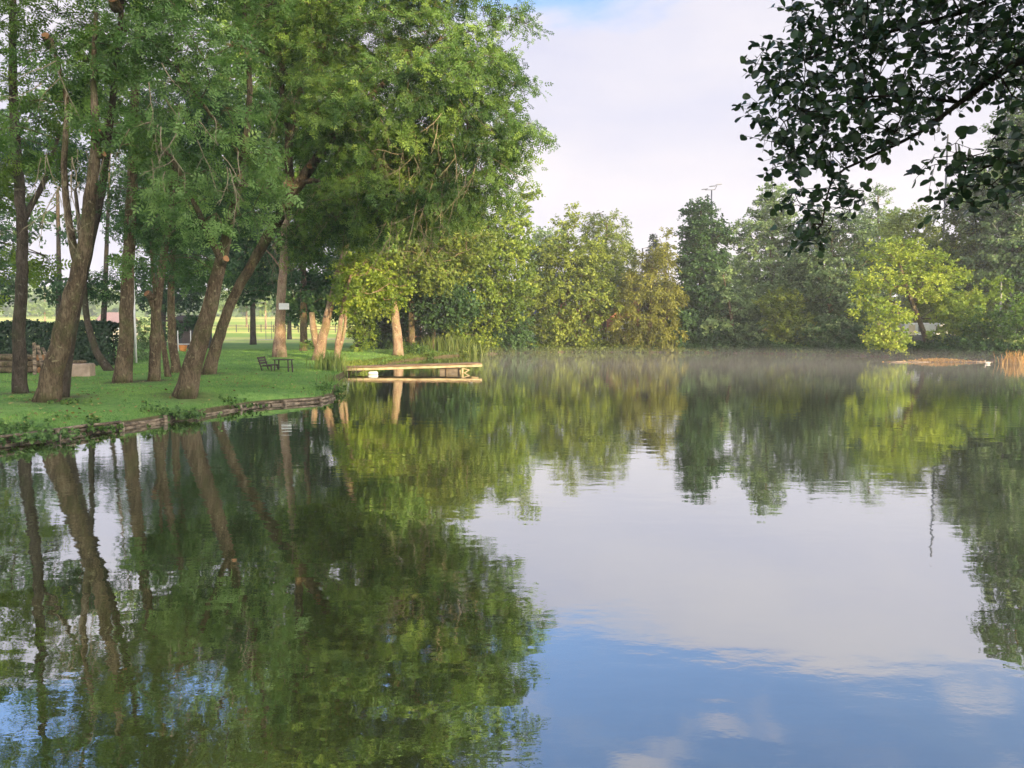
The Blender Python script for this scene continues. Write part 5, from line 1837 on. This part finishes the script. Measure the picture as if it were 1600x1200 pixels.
for k, (px, top, D) in enumerate(((700, 470, 120), (780, 440, 125), (870, 470, 125), (1000, 440, 130), (1140, 400, 125), (1260, 400, 125), (1390, 420, 130), (1500, 380, 125), (1620, 360, 120))):
    lab = ['behind the brick outbuilding', 'behind the yellow green tree of the grove', 'behind the cream house', 'beyond the street lamp', 'beyond the floodlight mast', 'behind the poplar', 'behind the thin spire', 'behind the thin mast', 'behind the birch stems'][k]
    h = 535 - top
    tree('tree', 'hazy background tree standing ' + lab, 'tree', [[(px, 530, D, .4), (px, top + h * .5, D, .25), (px, top + 10, D, .1)]], [(px, top + h * .35, D, 46, h * .36, 4), (px + 20, top + h * .7, D, 56, h * .32, 4), (px - 30, top + h * .65, D, 46, h * .32, 4)], M['leaf_grey'], M['bark'], 280 + k, group='background trees behind the houses', **{**SH, 'cr': 1.3, 'lsize': .42, 'tint': .4})

# ------------------------------------------------------------------ unseen trees behind the viewpoint, added for the shade they throw into view
def shade_tree(label, x, y, h, r, seed, zc=.62, mat='leaf_dark'):
    g_ = gz(x, y)
    tree('tree', label, 'tree', [['w', (x, y, g_, .45), (x + .3, y, g_ + h * .4, .33), (x, y + .2, g_ + h * .8, .12)]],
         [('w', x, y, g_ + h * zc, r, r, h * (1 - zc)), ('w', x + r * .4, y, g_ + h * .35, r * .8, r * .8, h * .22)],
         M[mat], M['bark'], seed, group='trees standing round the viewpoint', **{**SH, 'cr': 1.4, 'lsize': .5, 'per': 80, 'tint': .4})


SHADE = [(2, -10, 19, 4.5), (9, -10, 20, 4.5), (15.5, -9, 20, 4.2), (21.5, -9, 15.5, 3.8), (-4, -14, 20, 5)]
for k, (x, y, h, r) in enumerate(SHADE):
    shade_tree('shade giving tree ' + ['directly behind the viewpoint', 'a little right behind the viewpoint', 'well right behind the viewpoint', 'farthest right behind the viewpoint', 'left behind the viewpoint'][k], x, y, h, r, 300 + k)

# ------------------------------------------------------------------ the alder whose branch hangs into the view
rg_b = np.random.default_rng(55)
tree('alder_tree', 'alder hanging its dark leafy branch over the pond, top corner', 'tree',
     [['w', (8.3, .6, 1.0, .22), (8.0, .9, 3.0, .18), (7.0, 1.8, 4.8, .15), (6.2, 2.6, 6.4, .12), (5.5, 2.4, 8.5, .08)],
      [(7.35, 1.45, 4.2, .11, 'w'), (6.0, 3.6, 5.2, .08, 'w'), (1900, -20, 5.2, .05), (1640, 70, 5.4, .034), (1500, 160, 5.5, .024), (1440, 205, 5.5, .016), (1350, 250, 5.5, .012), (1300, 280, 5.5, .010), (1285, 350, 5.5, .006)],
      [(1900, -20, 5.2, .04), (1700, -60, 5.6, .03), (1500, 20, 5.8, .02), (1350, 60, 5.8, .014), (1240, 100, 5.8, .008)],
      [(7.75, 1.1, 3.6, .06, 'w'), (6.2, 3.4, 4.2, .04, 'w'), (1900, 120, 5.0, .03), (1700, 230, 5.0, .02), (1600, 250, 5.0, .012), (1510, 265, 5.0, .006)],
      [(1500, 160, 5.5, .016), (1400, 150, 5.5, .010), (1290, 160, 5.4, .008), (1225, 190, 5.4, .005)]],
     [],
     None, M['bark_dark'], 350, step=.12, sides=8, lobes=0)
al = [o for o in C.objects if o.name.startswith('alder_tree')][0]


def alder_leaves():
    rg = np.random.default_rng(56)
    B = [(1320, 110, 5.6, 95, 62, 1.0), (1250, 150, 5.5, 50, 60, 1.0), (1400, 50, 5.7, 90, 52, 1.0), (1300, 200, 5.4, 90, 48, 1.0), (1250, 245, 5.4, 32, 20, 1.0), (1290, 310, 5.4, 48, 42, 1.0), (1270, 360, 5.4, 22, 18, 1.0),
         (1500, 20, 5.8, 90, 60, 1.0), (1560, 90, 5.5, 70, 60, 1.1), (1470, 120, 5.6, 60, 42, .8), (1620, 30, 5.5, 80, 80, 1.2), (1400, 180, 5.5, 60, 40, .9), (1550, 250, 5.0, 56, 34, 1.0), (1600, 258, 5.0, 50, 38, 1.1), (1500, 240, 5.0, 30, 16, .8),
         (1530, 300, 5.0, 26, 18, .7), (1205, 90, 5.6, 14, 20, .7), (1300, 30, 5.8, 60, 36, 1.0), (1400, -20, 5.8, 130, 30, 1), (1700, 120, 5.2, 100, 90, 1.2), (1560, -40, 5.6, 130, 50, 1)]
    bl = []
    for px, py, D, rx, rz, dn in B:
        bl.append((P(px, py, D), (rx * D / F, .38, rz * D / F), dn))
    cl = clumps_from(bl, .15, .90, rg, False)
    paths = []
    for tr in ([(7.35, 1.45, 4.2, .11, 'w'), (6.0, 3.6, 5.2, .08, 'w'), (1900, -20, 5.2, .05), (1640, 70, 5.4, .034), (1500, 160, 5.5, .024), (1440, 205, 5.5, .016), (1350, 250, 5.5, .012), (1300, 280, 5.5, .010), (1285, 350, 5.5, .006)],
               [(1900, -20, 5.2, .04), (1700, -60, 5.6, .03), (1500, 20, 5.8, .02), (1350, 60, 5.8, .014), (1240, 100, 5.8, .008)],
               [(7.75, 1.1, 3.6, .06, 'w'), (6.2, 3.4, 4.2, .04, 'w'), (1900, 120, 5.0, .03), (1700, 230, 5.0, .02), (1600, 250, 5.0, .012), (1510, 265, 5.0, .006)],
               [(1500, 160, 5.5, .016), (1400, 150, 5.5, .010), (1290, 160, 5.4, .008), (1225, 190, 5.4, .005)]):
        q, r_ = smooth_path(np.array([P(*t[:3]) if len(t) == 4 else np.array(t[:3], float) for t in tr]), [t[3] for t in tr], .15)
        paths.append((q, r_))
    E0, E1, r0, r1 = grow(paths, cl, rg, .12, .0028)
    v, f = frustums(E0, E1, r0, r1, 6)
    mesh('branches', v, f, M['bark_dark'], al)
    cen = P(1500, 60, 5.5)
    N = len(cl)
    out = nrm(cl - cen)
    d = nrm(out[:, None] * .7 + rg.normal(size=(N, 3, 3)) * .8 + np.array([0, 0, -.15]))
    L = .17 * rg.uniform(.7, 1.3, (N, 3, 1))
    k = 4
    s = (np.arange(k) + .8) / k
    s = s[None, None, :, None] + rg.uniform(-.08, .08, (N, 3, k, 1))
    p = cl[:, None, None] + d[:, :, None] * L[:, :, None] * s
    side = nrm(np.cross(d, rg.normal(size=(N, 3, 3))))
    alt = np.where(np.arange(k) % 2 == 0, 1, -1)[None, None, :, None]
    axis = d[:, :, None] * .6 + side[:, :, None] * alt + rg.normal(size=p.shape) * .3 + np.array([0, 0, -.35])
    nn = rg.normal(size=p.shape) * .75 + np.array([0, 0, .75]) + np.array([0, -.35, 0])
    size = .064 * rg.uniform(.5, 1.3, (N, 3, k))
    keep = rg.uniform(size=(N, 3, k)).ravel() < .9
    v, f, t = scatter(T_ALDER, p.reshape(-1, 3)[keep], nn.reshape(-1, 3)[keep], axis.reshape(-1, 3)[keep], size.ravel()[keep], np.clip(rg.normal(.5, .35, N * 3 * k), 0, 1)[keep], rg)
    mesh('crown', v, f, M['leaf_alder'], al, tint=t)
    tv, tf = frustums(np.repeat(cl, 3, 0), np.repeat(cl, 3, 0) + (d * L).reshape(-1, 3), np.full(N * 3, .0024), np.full(N * 3, .0012), 4)
    mesh('twigs', tv, tf, M['bark_dark'], al)
    # the rest of the crown, above and beside the viewpoint
    bl = [((8.5, 1.0, 8.0), (3.6, 3.2, 2.4), 1), ((4.5, -2.5, 8.5), (4.0, 2.6, 2.6), 1), ((9.5, -3.5, 6.5), (3.5, 2.5, 3), 1), ((4.5, -3.5, 5.6), (3.5, 1.4, 1.6), 1)]
    cl = clumps_from(bl, .7, 1.0, rg)
    v, f, t, _, _ = foliage(cl, .75, 70, 7, T_ROUND, .15, rg, np.array([6, -1, 7.0]), .2, .6)
    mesh('crown', v, f, M['leaf_alder'], al, tint=t)
    q, r_ = smooth_path(np.array([(8.0, .9, 3.0), (7, 1.8, 4.8), (6.2, 2.2, 6.4), (5.5, 1, 8.0), (5, -2, 9)]), [.16, .13, .1, .08, .05], .4)
    E0, E1, r0, r1 = grow([(q, r_)], cl, rg, .6, .008)
    v, f = frustums(E0, E1, r0, r1, 5)
    mesh('branches', v, f, M['bark_dark'], al)


alder_leaves()
n_poly = sum(len(o.data.polygons) for o in C.objects if o.type == 'MESH')
print('POLYS', n_poly, 'OBJ', len(C.objects))


def air():
    m, n, l, out = newmat('haze_air')
    v = n.new('ShaderNodeVolumePrincipled')
    v.inputs['Color'].default_value = (0.86, 0.90, 1.0, 1)
    v.inputs['Density'].default_value = 0.0007
    v.inputs['Anisotropy'].default_value = 0.0
    l.new(v.outputs[0], out.inputs['Volume'])
    o = MB().box((0, 0, 28), (7400, 7400, 64)).build('haze', m)
    tag(o, kind='stuff')
    m2, n, l, out = newmat('mist_air')
    v = n.new('ShaderNodeVolumePrincipled')
    v.inputs['Color'].default_value = (0.93, 0.90, 0.90, 1)
    v.inputs['Density'].default_value = 0.005
    l.new(v.outputs[0], out.inputs['Volume'])
    o = MB().box((17, 52, .44), (38, 34, .8)).build('mist', m2)
    tag(o, kind='stuff')


air()
